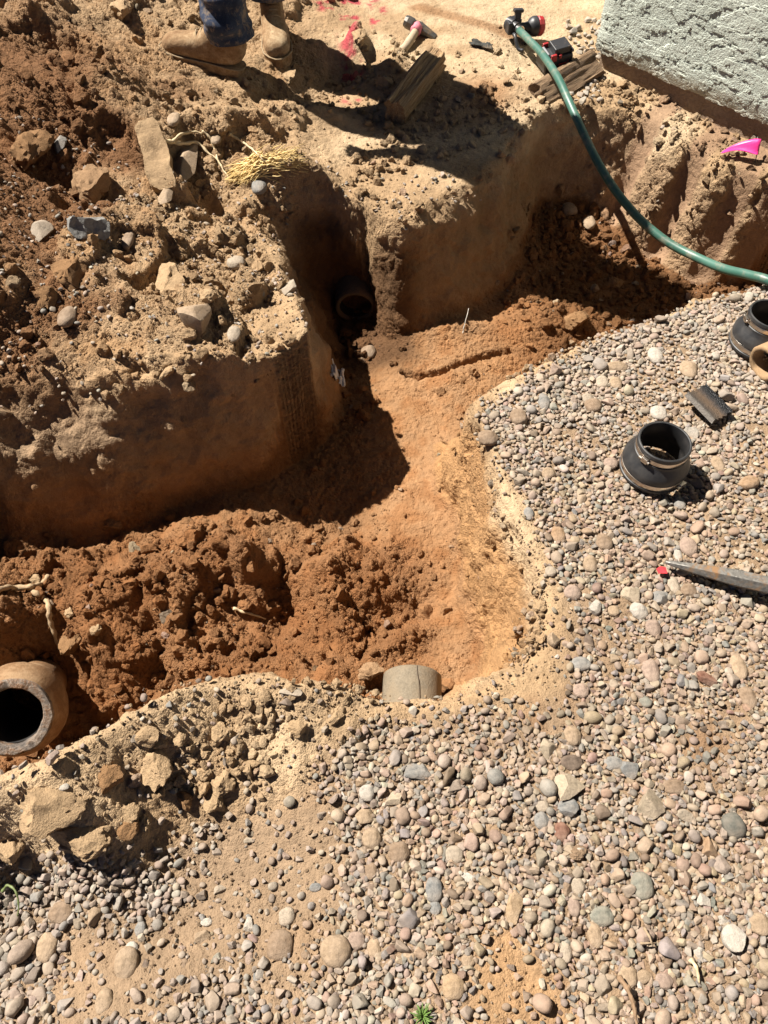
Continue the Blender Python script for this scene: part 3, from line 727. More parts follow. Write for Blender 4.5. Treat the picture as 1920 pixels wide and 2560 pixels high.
# ------------------------------------------------------------------ rubber couplings
def rubber():
    m = NT('black_rubber'); v = m.coord(); n = m.noise(30, 4, .6, v); n2 = m.noise(200, 3, .6, v)
    m.col(m.mix(m.math('MULTIPLY', m.ramp(n, [(.45, 0), (.75, 1)]), .35), (.018, .018, .019), (.085, .075, .065))); m.rough(m.ramp(n, [(.3, .38), (.7, .6)])); m.bump(n2, .08, .002); return m.m
M_RUB = rubber()
def steel():
    m = NT('worm_clamp_steel'); v = m.coord(); n = m.noise(40, 3, .6, v)
    m.col(m.ramp(n, [(.3, (.52, .45, .38)), (.7, (.66, .60, .53))])); m.rough(.28); m.b.inputs['Metallic'].default_value = 1; return m.m
M_STEEL = steel()
M_DARK = simple('coupling_inside', (.010, .010, .010), .55)
def coupling(base, up, spin, label):
    t = thing('pipe_coupling', base, label, 'coupling', 'rubber couplings on the gravel')
    M = frame(base, up, (math.cos(spin), math.sin(spin), 0)) @ Matrix.Scale(.965, 4)
    outer = [(.0745, 0), (.0785, .002), (.0790, .005), (.0790, .009), (.0768, .0105), (.0768, .027), (.0782, .029), (.0775, .040), (.0755, .045), (.0690, .058), (.0640, .066), (.0628, .070), (.0622, .074), (.0600, .0755), (.0600, .0905), (.0622, .092), (.0626, .097), (.0612, .1015), (.0585, .1025), (.0560, .1015), (.0555, .098), (.0555, .070), (.066, .045), (.0695, .03), (.0700, 0)]
    part('sleeve', xf(lathe(outer, 96, closed=True), M), M_RUB, t, auto=28)
    for r, z0, z1, a in ((.0776, .0115, .0255, 1.9), (.0609, .0765, .0895, 0.35)):
        c = part('clamp', xf(lathe([(r - .0012, z0), (r, z0 + .0004), (r + .0006, z0 + .002), (r + .0006, z1 - .002), (r, z1 - .0004), (r - .0012, z1)], 96), M), M_STEEL, t, auto=40)
        S = M @ Matrix.Rotation(a, 4, 'Z') @ Matrix.Translation((r + .004, 0, (z0 + z1) / 2))
        part('screw_housing', xf(join(box(.009, .016, z1 - z0 + .001), tube([(0.001, -.016, 0), (0.001, .013, 0)], .0042, 10)), S), M_STEEL, c, False, .0008)
        sl = []
        for k in range(9):
            A = M @ Matrix.Rotation(a - (.75 if z0 > .05 else -.4) * 1 + .035 * k - (.9 if z0 > .05 else 0), 4, 'Z') @ Matrix.Translation((r + .0007, 0, (z0 + z1) / 2)) @ Matrix.Rotation(.35, 4, 'X')
            sl.append(xf(box(.0006, .0011, (z1 - z0) * .6), A))
        part('slots', join(*sl), M_DARK, c, False)
    return t
c1 = P(1408, 1012, .012); coupling(c1, (.02, -.02, 1), R(200), 'black rubber reducer coupling standing alone on the gravel')
c2 = P(1636, 742, .012); coupling(c2, (.03, .01, 1), R(160), 'black rubber reducer coupling cut by the right edge of the photo')
SP.add(c1[0], c1[1], .078); SP.add(c2[0], c2[1], .078)
# short clay pipe piece at the edge of the picture
pa = P(1648, 786, .050)
Mp = frame(pa, (-.9, -.42, -.05), (0, 0, 1))
pp = thing('clay_pipe', pa, 'short tan clay pipe offcut lying against the cut-off coupling', 'pipe')
part('barrel', xf(lathe([(.034, -.002), (.036, .001), (.044, .001), (.047, -.004), (.048, -.02), (.048, -.24), (.036, -.245), (.034, -.23)], 56, wob=.002, seed=11, closed=True), Mp), simple('weathered_clay', (.26, .165, .085), .85, 0, 40, .3, .4), pp)
SP.add(pa[0] + .1, pa[1] + .05, .10)
# curved broken shard
sa, sb = P(1481, 859, .03), P(1537, 917, .02); mid = (P(1481, 859, .03) + P(1537, 917, .03) + P(1580, 874, .03) + P(1529, 833, .03)) / 4
ax = Vector(sb - sa).normalized(); 
V = []; F = []; na, nl = 14, 12; Ls = (Vector(sb) - Vector(sa)).length * 1.02
side_v = Vector((ax.y, -ax.x, 0)) * -1
for lay in (0, 1):
    for j in range(nl + 1):
        for i in range(na + 1):
            th = -.62 + 1.18 * i / na; rr = .068 - .011 * lay
            e = .004 * math.sin(j * 1.7 + lay) * (1 if i in (0, na) else 0) + .003 * math.sin(i * 2.1) * (1 if j in (0, nl) else 0)
            p = Vector(mid) + ax * (Ls * (j / nl - .5) + e) + side_v * (rr * math.sin(th)) + Vector((0, 0, .052 - rr * math.cos(th) + .003)); V.append(p)
n1_ = (nl + 1) * (na + 1)
for lay in (0, 1):
    for j in range(nl):
        for i in range(na):
            a = lay * n1_ + j * (na + 1) + i; q = (a, a + 1, a + na + 2, a + na + 1); F.append(q if lay else q[::-1])
def rim_idx(): return [j * (na + 1) for j in range(nl)] + [nl * (na + 1) + i for i in range(na)] + [j * (na + 1) + na for j in range(nl, 0, -1)] + [i for i in range(na, 0, -1)]
ri = rim_idx()
for k in range(len(ri)): a, b = ri[k], ri[(k + 1) % len(ri)]; F.append((a, b, b + n1_, a + n1_))
def shardmat():
    m = NT('tarry_clay'); v = m.coord(); n = m.noise(45, 5, .7, v); g = m.n('Separate' + 'XYZ'); m.l(v, g.inputs[0])
    t = m.math('ADD', m.math('MULTIPLY', g.outputs[0], float(side_v.x) * 12), m.math('MULTIPLY', g.outputs[1], float(side_v.y) * 12))
    f = m.math('ADD', m.math('ADD', t, .5), m.math('MULTIPLY', m.math('SUBTRACT', n, .5), .35))
    c = m.ramp(f, [(.10, (.17, .15, .13)), (.22, (.055, .042, .032)), (.5, (.10, .062, .035)), (.62, (.05, .036, .028)), (.72, (.012, .012, .013))])
    m.col(c); m.rough(m.ramp(f, [(.5, .75), (.8, .25)])); m.bump(m.math('ADD', n, m.noise(220, 4, .8, v)), .9, .006); return m.m
sh = part('pipe_shard', (np.array([tuple(p) for p in V]) , F), shardmat(), None, True, auto=45)
sh.data.transform(Matrix.Translation(-Vector(mid))); sh.location = mid
tag(sh, 'curved dark pipe shard with a tarry glittering edge', 'pipe shard')
SP.add(mid[0], mid[1], .045)

# ------------------------------------------------------------------ pointed steel bar and red scrap
def oldsteel():
    m = NT('rusty_steel'); v = m.coord(); n = m.noise(18, 5, .7, v, .4); n2 = m.noise(120, 4, .7, v)
    m.col(m.mix(m.ramp(n, [(.56, 0), (.66, 1)]), m.ramp(n2, [(.35, (.10, .095, .085)), (.7, (.21, .195, .175))]), (.24, .14, .07))); m.rough(m.ramp(n, [(.45, .42), (.6, .8)])); m.b.inputs['Metallic'].default_value = .55; m.bump(n2, .3, .003); return m.m
M_OLDSTEEL = oldsteel()
tip = P(1437, 1214, .022); end = P(1672, 1267, .050); dv = Vector(end - tip); dv = dv.normalized() * .62
Lp = [0, .01, .05, .10, .14, .62]; rp = [.004, .006, .0115, .016, .0195, .020]
pts = [tip + np.array(dv) * (l / .62) for l in Lp]
bar = part('chisel_bar', tube(pts, rp, 6), M_OLDSTEEL, None, False, .0015)
bar.data.transform(Matrix.Translation(-Vector(tip))); bar.location = tip
tag(bar, 'grey pointed steel chisel bar lying on the gravel', 'chisel bar')
for k in range(5): SP.add(tip[0] + dv.x * k / 5, tip[1] + dv.y * k / 5, .014)
rs = P(1429, 1233, .014)
gsc = [(-.008, -.007, 0), (.010, -.008, .001), (.009, .006, .003), (-.003, .008, .004), (-.011, .003, .002)]
rv = np.array([(a, b, c + d) for d in (0, .0015) for a, b, c in gsc]) + rs
red = part('plastic_scrap', (rv, [(4, 3, 2, 1, 0), (5, 6, 7, 8, 9)] + [(k, (k + 1) % 5, 5 + (k + 1) % 5, 5 + k) for k in range(5)]), simple('red_plastic', (.55, .035, .045), .45), None, False)
red.data.transform(Matrix.Translation(-Vector(rs))); red.location = rs; tag(red, 'small red plastic chip beside the tip of the steel bar', 'scrap'); SP.add(rs[0], rs[1], .010)

# ------------------------------------------------------------------ wood
def wood(name, a, b, sc):
    m = NT(name); v = m.coord(); mp = m.n('Mapping'); m.l(v, mp.inputs[0]); mp.inputs['Scale'].default_value = (1.2, 22, 22)
    n = m.noise(sc, 6, .75, mp.outputs[0], .8); n2 = m.noise(14, 4, .6, v); n3 = m.noise(sc * 3, 4, .7, mp.outputs[0])
    f = m.math('ADD', m.math('MULTIPLY', n, .6), m.math('MULTIPLY', n3, .4))
    c = m.ramp(f, [(.34, tuple(q * .35 for q in a)), (.46, a), (.62, b)])
    m.col(m.mix(m.math('MULTIPLY', m.ramp(n2, [(.5, 0), (.7, 1)]), .5), c, (.28, .19, .11))); m.rough(.85); m.bump(f, 1.0, .014); return m.m
def timber(name, p0, p1, w, h, roll, mat, label, seed, amp=.004):
    p0, p1 = Vector(p0), Vector(p1); d = p1 - p0; L = d.length; x = d.normalized(); y = Vector((0, 0, 1)).cross(x).normalized(); z = x.cross(y)
    v, f = gridbox(L, w, h, 60, 14, 14)
    fr = fbm(v[:, 0] * 5, v[:, 1] * 90, v[:, 2] * 90, seed=seed, octs=3)
    nn = np.stack([0 * v[:, 0], v[:, 1] / (w / 2), v[:, 2] / (h / 2)], -1); nn = np.where(np.abs(nn) > .99, nn, 0)
    rnd = np.maximum(np.abs(v[:, 1]) / (w / 2) + np.abs(v[:, 2]) / (h / 2) - 1.72, 0)
    v = v + nn * (fr * amp)[:, None]; v[:, 1] *= 1 - .3 * rnd; v[:, 2] *= 1 - .3 * rnd
    endm = np.abs(v[:, 0]) > L / 2 * .985
    v[:, 0] += np.where(endm, fbm(v[:, 1] * 80, v[:, 2] * 40, v[:, 0] * 0, seed=seed + 1, octs=2) * .012, 0)
    c, s = math.cos(roll), math.sin(roll); v[:, 1], v[:, 2] = v[:, 1] * c - v[:, 2] * s, v[:, 1] * s + v[:, 2] * c
    o = bpy.data.objects.new(name, mesh_of(name, (v, f), mat, True)); COL.objects.link(o); o.data.set_sharp_from_angle(angle=R(45))
    M = Matrix.Identity(4)
    for i in range(3): M[i][0], M[i][1], M[i][2], M[i][3] = x[i], y[i], z[i], (p0[i] + p1[i]) / 2
    o.matrix_world = M; tag(o, label, 'timber'); return o
b0 = P(852, 243, .075); b1 = P(941, 125, .125)
timber('timber_block', b0, b1, .074, .076, R(7), wood('split_fir', (.27, .155, .07), (.50, .35, .19), 5), 'short split timber block tilted across the pit below the hammer', 3, .015)
b2 = P(1152, 222, .05); b3 = P(1270, 150, .055)
timber('old_timber', b2, b3, .10, .11, R(38), wood('weathered_timber', (.16, .095, .048), (.33, .225, .13), 6), 'rotten brown timber set in the bank edge under the hose', 9, .008)

# ------------------------------------------------------------------ hammer
hm = thing('hammer', P(893, 64, .11), 'short sledge hammer with pink taped head lying on dry soil', 'hammer')
h0, h1 = Vector(P(874, 44, .135)), Vector(P(941, 80, .092)); hx = (h1 - h0).normalized()
hL = (h1 - h0).length; Mx = Matrix.Identity(4); hy = Vector((0, 0, 1)).cross(hx).normalized(); hz_ = hx.cross(hy)
for i in range(3): Mx[i][0], Mx[i][1], Mx[i][2], Mx[i][3] = hx[i], hy[i], hz_[i], h0[i]
rings = []
for s, w, h in [(0, .017, .017), (.012, .021, .021), (.25, .021, .021), (.32, .016, .017), (.42, .019, .021), (.55, .019, .020), (.75, .019, .015), (1.0, .018, .006)]:
    q = .42
    rings.append([(s * hL if s > .1 else s, a * w, b * h) for a, b in [(1, q), (q, 1), (-q, 1), (-1, q), (-1, -q), (-q, -1), (q, -1), (1, -q)]])
Vh = np.array([p for r in rings for p in r]); Fh = [(i * 8 + k, i * 8 + (k + 1) % 8, (i + 1) * 8 + (k + 1) % 8, (i + 1) * 8 + k) for i in range(len(rings) - 1) for k in range(8)] + [tuple(range(8))[::-1], tuple((len(rings) - 1) * 8 + k for k in range(8))]
part('head', xf((Vh, Fh), Mx), simple('hammer_steel', (.16, .15, .135), .42, .7, 30, .3, .2, dust=.35), hm, False, .0015)
eye = h0 + hx * hL * .44; butt = Vector(P(856, 122, .085)); d0 = eye + hz_ * .004
hp_ = catmull([d0 + (d0 - butt).normalized() * .02, d0, d0.lerp(butt, .35) + Vector((.006, 0, .002)), d0.lerp(butt, .7) + Vector((.008, 0, 0)), d0.lerp(butt, .92), butt, butt + (butt - d0).normalized() * .012], 6)
hr = np.interp(np.linspace(0, 1, len(hp_)), [0, .15, .4, .65, .82, .93, 1], [.0125, .013, .0155, .0155, .0165, .020, .0165])
part('handle', tube(hp_, hr, 14), simple('worn_handle', (.36, .28, .19), .8, 0, 40, .22, .3), hm)
tv, tf = tube([d0.lerp(butt, t) for t in (.02, .06, .10, .15, .19)], [.020, .022, .019, .021, .0175], 18); tv = tv + (fbm(tv[:, 0] * 120, tv[:, 1] * 120, tv[:, 2] * 120, seed=4, octs=2) * .004)[:, None]
part('tape', (tv, tf), simple('pink_tape', (.55, .16, .20), .7, 0, 90, .35, .3), hm)

# ------------------------------------------------------------------ pump, battery, hose
M_BLK = simple('black_plastic', (.022, .022, .024), .45, 0, 40, .25, .1, dust=.12)
M_REDP = simple('red_plastic_cap', (.30, .02, .022), .4, 0, 40, .2, dust=.08)
pb = P(1128, 78, .10)
pm = thing('transfer_pump', (pb[0], pb[1], hz(pb[0], pb[1])), 'black and red transfer pump holding the green hose', 'pump')
pc = Vector(P(1110, 52, .145))                                     # outlet block
out_d = Vector((.50, -.72, -.05)).normalized(); ps = Vector((.93, .22, -.02)).normalized()
Mo = frame(pc, out_d, (0, 0, 1))
part('pump_head', xf(join(lathe([(0, -.055), (.024, -.055), (.031, -.05), (.031, -.012), (.026, -.008), (.026, .012), (.020, .014), (.020, .032), (.0, .032)], 32), box(.05, .034, .05, (0, -.022, -.03))), Mo), M_BLK, pm, auto=35)
part('hose_ring', xf(lathe([(.0165, .030), (.0215, .030), (.0222, .034), (.0215, .040), (.0165, .040)], 32, closed=True), Mo), M_STEEL, pm, auto=40)
Mm = frame(pc + ps * .02 + Vector((0, .01, -.005)), ps, (0, 0, 1))
part('motor_housing', xf(lathe([(0, 0), (.019, 0), (.020, .03), (.024, .045), (.036, .055), (.042, .066), (.043, .084), (.040, .088), (0, .088)], 36), Mm), M_BLK, pm, auto=35)
part('end_cap', xf(lathe([(.0, .0885), (.040, .0885), (.0425, .093), (.0405, .112), (.036, .118), (0, .119)], 12), Mm), M_REDP, pm, False, .002)
hk = part('carry_handle', xf(join(box(.030, .022, .034, (0, 0, .048)), box(.046, .03, .014, (0, 0, .066)), box(.02, .018, .03, (0, 0, .03))), frame(pc + Vector((.006, .012, 0)), (0.02, .1, 1), (1, .2, 0))), M_BLK, pm, False, .004)
part('flange', xf(box(.024, .052, .052), frame(pc - ps * .03 + Vector((0, .01, 0)), (.0, 0, 1), tuple(ps))), M_BLK, pm, False, .006)
fz = hz(pc.x, pc.y - .05)
part('foot', join(tube(catmull([pc + Vector((-.012, -.01, -.02)), Vector((pc.x - .004, pc.y - .05, fz + .05)), Vector((pc.x + .012, pc.y - .085, fz + .012)), Vector((pc.x + .035, pc.y - .10, fz + .008))], 6), .0085, 10), tube([pc + Vector((.05, .0, -.02)), Vector((pc.x + .06, pc.y - .01, hz(pc.x + .06, pc.y - .01) + .004))], .012, 10)), M_BLK, pm)

pm.scale = (.80, .80, .80)
bp = P(1197, 126, .115); bz = hz(bp[0], bp[1])
bt = thing('battery_pack', (bp[0], bp[1], bz), 'black tool battery with red latch on the old timber', 'battery')
bx = Vector((.94, .30, .0)).normalized(); Mb = frame(Vector((bp[0], bp[1], bz + .055)), (-.10, -.16, 1), tuple(bx))
part('case', xf(join(box(.108, .078, .05, (0, 0, 0)), box(.098, .070, .012, (0, 0, -.029))), Mb), M_BLK, bt, False, .005)
part('terminal_block', xf(join(box(.060, .060, .024, (.018, 0, .037)), box(.012, .072, .010, (.052, 0, .031))), Mb), M_BLK, bt, False, .003)
part('gauge_panel', xf(box(.026, .052, .020, (-.034, 0, .034)), Mb @ Matrix.Rotation(-.25, 4, 'Y')), simple('grey_panel', (.18, .18, .19), .5), bt, False, .003)
for s in (-1, 1): part('latch', xf(join(box(.020, .010, .024, (-.020, s * .038, .026)), box(.010, .009, .013, (.004, s * .038, .026))), Mb), M_REDP, bt, False, .002)
part('badge', xf(join(box(.030, .001, .004, (.014, -.0395, -.002)), box(.022, .001, .003, (.012, -.0395, -.009)), box(.0015, .001, .02, (.036, -.0395, -.004))), Mb), simple('badge_red', (.35, .03, .03), .5), bt, False)

def hosemat():
    m = NT('green_hose_vinyl'); v = m.coord(); n = m.noise(25, 5, .7, v); n2 = m.noise(7, 3, .6, v)
    m.col(m.mix(m.math('MULTIPLY', m.ramp(n, [(.52, 0), (.68, 1)]), .55), m.ramp(n2, [(.35, (.026, .088, .064)), (.65, (.055, .135, .103))]), (.22, .19, .14))); m.rough(.45); m.bump(n, .15, .003); return m.m
hpx = [(1122, 66, .137), (1140, 84, .145), (1172, 118, .15), (1205, 168, .155), (1228, 217, .14), (1258, 283, .10), (1291, 350, .06), (1325, 405, .02), (1362, 452, -.015), (1402, 492, -.04), (1450, 528, -.055), (1505, 556, -.05), (1562, 580, -.02), (1618, 594, .02), (1665, 608, .04), (1760, 655, .03), (1900, 740, .02), (2100, 780, .018)]
hpt = catmull([P(*q) for q in hpx], 10)
hose = part('green_hose', tube(hpt, .0132, 16), hosemat(), None)
o_ = Vector(hpt[0]); hose.data.transform(Matrix.Translation(-o_)); hose.location = o_
tag(hose, 'green garden hose hanging across the trench', 'hose')

# ------------------------------------------------------------------ small finds
fp = P(1632, 306, .085); fz = hz(fp[0], fp[1])
flag = thing('marker_flag', (fp[0], fp[1], fz), 'bright pink marking flag beside the house foundation', 'marker flag')
fv = []; ff = []
for i in range(15):
    for j in range(7):
        a, b = i / 14, j / 6
        wdt = .045 * (a ** .55) * (1.0 if a < .9 else 1 - (a - .9) * 3)
        fv.append((fp[0] - .10 + .115 * a, fp[1] + (b - .5) * wdt * 1.0 + .01 * math.sin(a * 5), fz + .018 + .020 * a + .012 * math.sin(b * 5 + a * 4) * a + .02 * b * a))
for i in range(14):
    for j in range(6): ff.append((i * 7 + j, i * 7 + j + 1, (i + 1) * 7 + j + 1, (i + 1) * 7 + j))
fl = part('flag', (np.array(fv), ff), simple('pink_vinyl', (.72, .035, .22), .4, 0, 30, .12), flag); s_ = fl.modifiers.new('thick', 'SOLIDIFY'); s_.thickness = .0008
part('wire', tube([(fp[0] + .016, fp[1] - .035, fz - .03), (fp[0] + .014, fp[1] - .005, fz + .04), (fp[0] + .010, fp[1] + .02, fz + .062)], .0018, 6), M_OLDSTEEL, flag)
def crumple(name, c, sx, sy, amp, mat, label, cat, seed, zoff=.006, n=22, ang=0):
    V = []; F = []; r = np.random.default_rng(seed); z0 = hz(c[0], c[1]); ca, sa = math.cos(ang), math.sin(ang)
    for i in range(n + 1):
        for j in range(n + 1):
            a, b = i / n - .5, j / n - .5
            k = np.array([a]); l = np.array([b])
            e = 1 + .35 * float(fbm(np.array([math.atan2(b, a) * 1.5]), np.array([seed * 1.7]), seed=seed, octs=3)[0])
            x, y = a * sx * e, b * sy * e; X_, Y_ = c[0] + x * ca - y * sa, c[1] + x * sa + y * ca
            nz = float(fbm(k * 5 + seed, l * 5, seed=seed, octs=4)[0])
            V.append((X_, Y_, min(max(hz(X_, Y_), z0 - .03), z0 + .012) + zoff + amp * (nz + .5)))
    for i in range(n):
        for j in range(n): F.append((i * (n + 1) + j, i * (n + 1) + j + 1, (i + 1) * (n + 1) + j + 1, (i + 1) * (n + 1) + j))
    o = part(name, (np.array(V), F), mat, None); s = o.modifiers.new('thick', 'SOLIDIFY'); s.thickness = .0012
    o.data.transform(Matrix.Translation(-Vector((c[0], c[1], z0)))); o.location = (c[0], c[1], z0); tag(o, label, cat); return o
g_ = G(1040, 104); crumple('rag', g_, .085, .035, .012, simple('black_cloth', (.035, .035, .03), .9, 0, 60, .3, .3, dust=.2), 'thin black rag strip lying on flat sand near the pump', 'rag', 5, ang=-.5)
g_ = P(728, 826, -.39); crumple('plastic_bag', g_, .05, .075, .03, simple('white_film', (.62, .62, .64), .4, 0, 30, .1), 'torn white plastic in the shaded corner of the trench', 'plastic scrap', 6)
g_ = G(830, 97); 
def strands(name, paths, mat, label, cat, rad, group=None, taper=.4):
    gs = []
    for p, r in zip(paths, rad if isinstance(rad, list) else [rad] * len(paths)):
        q = catmull(p, 7); q = q + np.stack([fbm(q[:, 0] * 40, q[:, 1] * 40, q[:, 2] * 40, seed=k, octs=2) for k in (1, 2, 3)], -1) * .003
        rr = np.linspace(1, taper, len(q)) * r * (1 + .2 * np.sin(np.arange(len(q)) * 1.3)); gs.append(tube(q, rr, 7))
    o = part(name, join(*gs), mat, None); a = Vector(paths[0][0]); o.data.transform(Matrix.Translation(-a)); o.location = a; tag(o, label, cat, group); return o
def gp(u, v, dz=.0): g = G(u, v); g[2] += dz; return g
M_ROOT = simple('root_bark', (.34, .235, .135), .85, 0, 60, .3, .6)
M_STRAW = simple('dry_straw', (.66, .48, .20), .6, 0, 80, .3)
M_FIBRE = simple('pale_fibre', (.50, .39, .235), .75, 0, 90, .3, .4)
# straw tuft on the rim
r2 = np.random.default_rng(21); pths = []; rad = []
for k in range(260):
    u0, v0 = 560 + r2.normal(0, 14), 368 + r2.normal(0, 9); sgn = r2.choice([-1, 1], p=[.38, .62])
    L = r2.uniform(35, 100); a = r2.normal(-.12 if sgn > 0 else -.55, .22)
    du, dvv = sgn * L * math.cos(a), sgn * L * math.sin(a)
    g0 = G(u0, v0); g1 = G(np.clip(u0 + du, 490, 668), np.clip(v0 + dvv, 315, 412)); 
    if (g1[2] < -.05) or (g0[2] < -.05): g1[2] = .02; g0[2] = max(g0[2], .02)
    m_ = (g0 + g1) / 2; m_[2] += r2.uniform(.0, .022)
    e1 = g1.copy(); e1[2] += r2.uniform(.008, .04); g0[2] += r2.uniform(.012, .035); m_[2] += .014
    pths.append([g0, m_, e1]); rad.append(r2.uniform(.0011, .0027))
strands('straw_tuft', pths, M_STRAW, 'tuft of yellow dry straw on the alcove rim', 'straw', rad)
strands('root', [[gp(350, 312, .012), gp(375, 328, .03), gp(405, 330, .03), gp(430, 322, .02), gp(455, 340, .01), gp(475, 352, .004)], [gp(375, 328, .03), gp(395, 312, .03), gp(420, 298, .02), gp(438, 294, .01)]], M_FIBRE, 'pale peeling root hanging from the upright slab', 'root', [.0075, .006])
strands('root', [[gp(438, 285, .005), gp(455, 305, .012), gp(465, 330, .014), gp(470, 350, .012), gp(485, 375, .012), gp(498, 395, .01)], [gp(495, 292, .006), gp(515, 308, .015), gp(540, 330, .02), gp(560, 350, .024), gp(585, 372, .02)]], M_FIBRE, 'two pale fibrous roots running into the straw tuft', 'root', [.005, .0045])
strands('root', [[gp(-30, 1295, .012), gp(5, 1281, .016), gp(40, 1276, .016), gp(75, 1276, .018), gp(95, 1268, .016), gp(106, 1250, .01)], [gp(66, 1276, .012), gp(84, 1288, .014), gp(102, 1300, .016), gp(111, 1320, .016), gp(113, 1345, .018), gp(120, 1372, .014), gp(130, 1396, .004)]], M_ROOT, 'brown forked root lying over clods above the clay bell', 'root', [.0085, .0075], taper=.75)
strands('twig', [[gp(505, 1318, .012), gp(530, 1328, .016), gp(555, 1336, .014), gp(575, 1340, .008)]], M_FIBRE, 'pale broken twig on the trench floor clods', 'twig', .0045)
strands('twig', [[gp(1000, 722, .0), gp(1003, 712, .015), gp(1006, 703, .04), gp(1009, 694, .055)]], simple('white_twig', (.55, .52, .46), .7), 'thin white twig standing on the lit trench hump', 'twig', .0022)
strands('twig', [[gp(1330, 2110, .02), gp(1345, 2140, .024), gp(1358, 2175, .026), gp(1368, 2225, .02)], [gp(1345, 2130, .024), gp(1356, 2160, .02), gp(1362, 2185, .012)]], simple('brown_twig', (.20, .125, .07), .85, 0, 70, .3, .5), 'dark brown stick in gravel at the bottom edge', 'twig', [.0045, .003])
strands('twig', [[gp(1482, 2075, .02), gp(1494, 2098, .024), gp(1504, 2126, .016)]], M_FIBRE, 'pale splinter of wood in gravel near the white lump', 'twig', .004)
strands('twig', [[gp(1385, 2010, .018), gp(1396, 2032, .024), gp(1405, 2050, .018)], [gp(1378, 2042, .018), gp(1395, 2044, .022), gp(1412, 2040, .016)]], simple('grey_twig', (.26, .19, .12), .85, 0, 70, .3, .4), 'crossed thin twigs in gravel below the round grey stone', 'twig', [.0028, .0022])
strands('grass_blade', [[gp(8, 1926, .012), gp(30, 1918, .03), gp(50, 1932, .035), gp(53, 1958, .026), gp(42, 1984, .012)]], simple('green_blade', (.13, .16, .055), .55, 0, 40, .2), 'single curved green grass blade in the shaded pebbles', 'grass blade', .0028, taper=.3)
pths = []; wg = gp(912, 2196)
for k in range(46):
    a = r2.uniform(0, 6.28); L = r2.uniform(.006, .020); e = wg + np.array([math.cos(a) * L, math.sin(a) * L, r2.uniform(.006, .022)]); pths.append([wg + np.array([math.cos(a) * .003, math.sin(a) * .003, .002]), (wg + e) / 2 + np.array([0, 0, .004]), e])
strands('weed', pths, simple('weed_green', (.10, .17, .035), .6, 0, 80, .4), 'tiny green weed at the bottom edge of the gravel', 'weed', .0016); SP.add(wg[0], wg[1], .016)

# ------------------------------------------------------------------ the man standing at the edge
def noise3(v, s, seed, octs=3): return fbm(v[:, 0] * s, v[:, 1] * s, v[:, 2] * s, seed=seed, octs=octs)
def skinned(nodes, edges, sub=2):
    """nodes: name -> (pos, radius[, radius2]); returns evaluated mesh geometry"""
    keys = list(nodes); me = bpy.data.meshes.new('skeleton'); me.from_pydata([tuple(nodes[k][0]) for k in keys], [(keys.index(a), keys.index(b)) for a, b in edges], [])
    o = bpy.data.objects.new('skeleton', me); COL.objects.link(o)
    s = o.modifiers.new('skin', 'SKIN'); s.branch_smoothing = .6
    for i, k in enumerate(keys):
        r = nodes[k][1:]; me.skin_vertices[0].data[i].radius = (r[0], r[-1]); me.skin_vertices[0].data[i].use_root = (i == 0)
    b = o.modifiers.new('sub', 'SUBSURF'); b.levels = b.render_levels = sub
    bpy.context.view_layer.update(); dg = bpy.context.evaluated_depsgraph_get(); em = bpy.data.meshes.new_from_object(o.evaluated_get(dg))
    v = np.array([p.co[:] for p in em.vertices]); f = [tuple(p.vertices) for p in em.polygons]
    bpy.data.objects.remove(o); bpy.data.meshes.remove(me); bpy.data.meshes.remove(em); return v, f
heelR, toeR = Vector(P(524, 166, .095)), Vector(P(346, 116, .145))
toeL = Vector(P(604, 146, .085)); heelL = toeL + Vector((-.045, .285, .035))
def foot_frame(heel, toe):
    x = (toe - heel).normalized(); return frame(heel + x * .075, x.cross(Vector((0, 0, 1)).cross(x)) , tuple(x))
pelvis = Vector((-.455, 2.99, 1.02))
man = thing('person', (pelvis.x, pelvis.y, .09), 'person in blue jeans and dusty tan work boots at the trench edge', 'person')
FR, FL = foot_frame(heelR, toeR), foot_frame(heelL, toeL)
ankR, ankL = FR @ Vector((-.02, 0, .13)), FL @ Vector((-.02, 0, .13))
kneeR, kneeL = ankR + Vector((.0, .03, .40)), ankL + Vector((.01, -.06, .40))
hipR, hipL = pelvis + Vector((-.095, -.02, -.04)), pelvis + Vector((.095, .02, -.04))
chest, neck, headc = pelvis + Vector((0, -.10, .37)), pelvis + Vector((0, -.15, .55)), pelvis + Vector((0, -.20, .67))
shR, shL = pelvis + Vector((-.20, -.13, .49)), pelvis + Vector((.20, -.13, .49))
elR, elL = shR + Vector((-.06, .02, -.28)), shL + Vector((.06, .02, -.28))
wrR, wrL = elR + Vector((.02, -.07, -.23)), elL + Vector((-.02, -.07, -.23))
nodes = {'pelvis': (pelvis, .13, .10), 'waist': (pelvis + Vector((0, -.05, .16)), .125, .095), 'chest': (chest, .145, .10), 'neckb': (pelvis + Vector((0, -.13, .50)), .07), 'neck': (neck, .052), 'jaw': (headc + Vector((0, -.02, -.04)), .062, .072), 'head': (headc + Vector((0, .0, .03)), .074, .090), 'crown': (headc + Vector((0, .01, .09)), .058, .070),
  'hipR': (hipR, .088), 'kneeR': (kneeR, .056), 'calfR': (kneeR.lerp(ankR, .3), .054), 'ankR': (ankR, .036), 'hipL': (hipL, .088), 'kneeL': (kneeL, .056), 'calfL': (kneeL.lerp(ankL, .3), .054), 'ankL': (ankL, .036),
  'shR': (shR, .058), 'elR': (elR, .040), 'wrR': (wrR, .026), 'shL': (shL, .058), 'elL': (elL, .040), 'wrL': (wrL, .026), 'nose': (headc + Vector((0, -.095, .0)), .011)}
edges = [('pelvis', 'waist'), ('waist', 'chest'), ('chest', 'neckb'), ('neckb', 'neck'), ('neck', 'jaw'), ('jaw', 'head'), ('head', 'crown'), ('jaw', 'nose')]
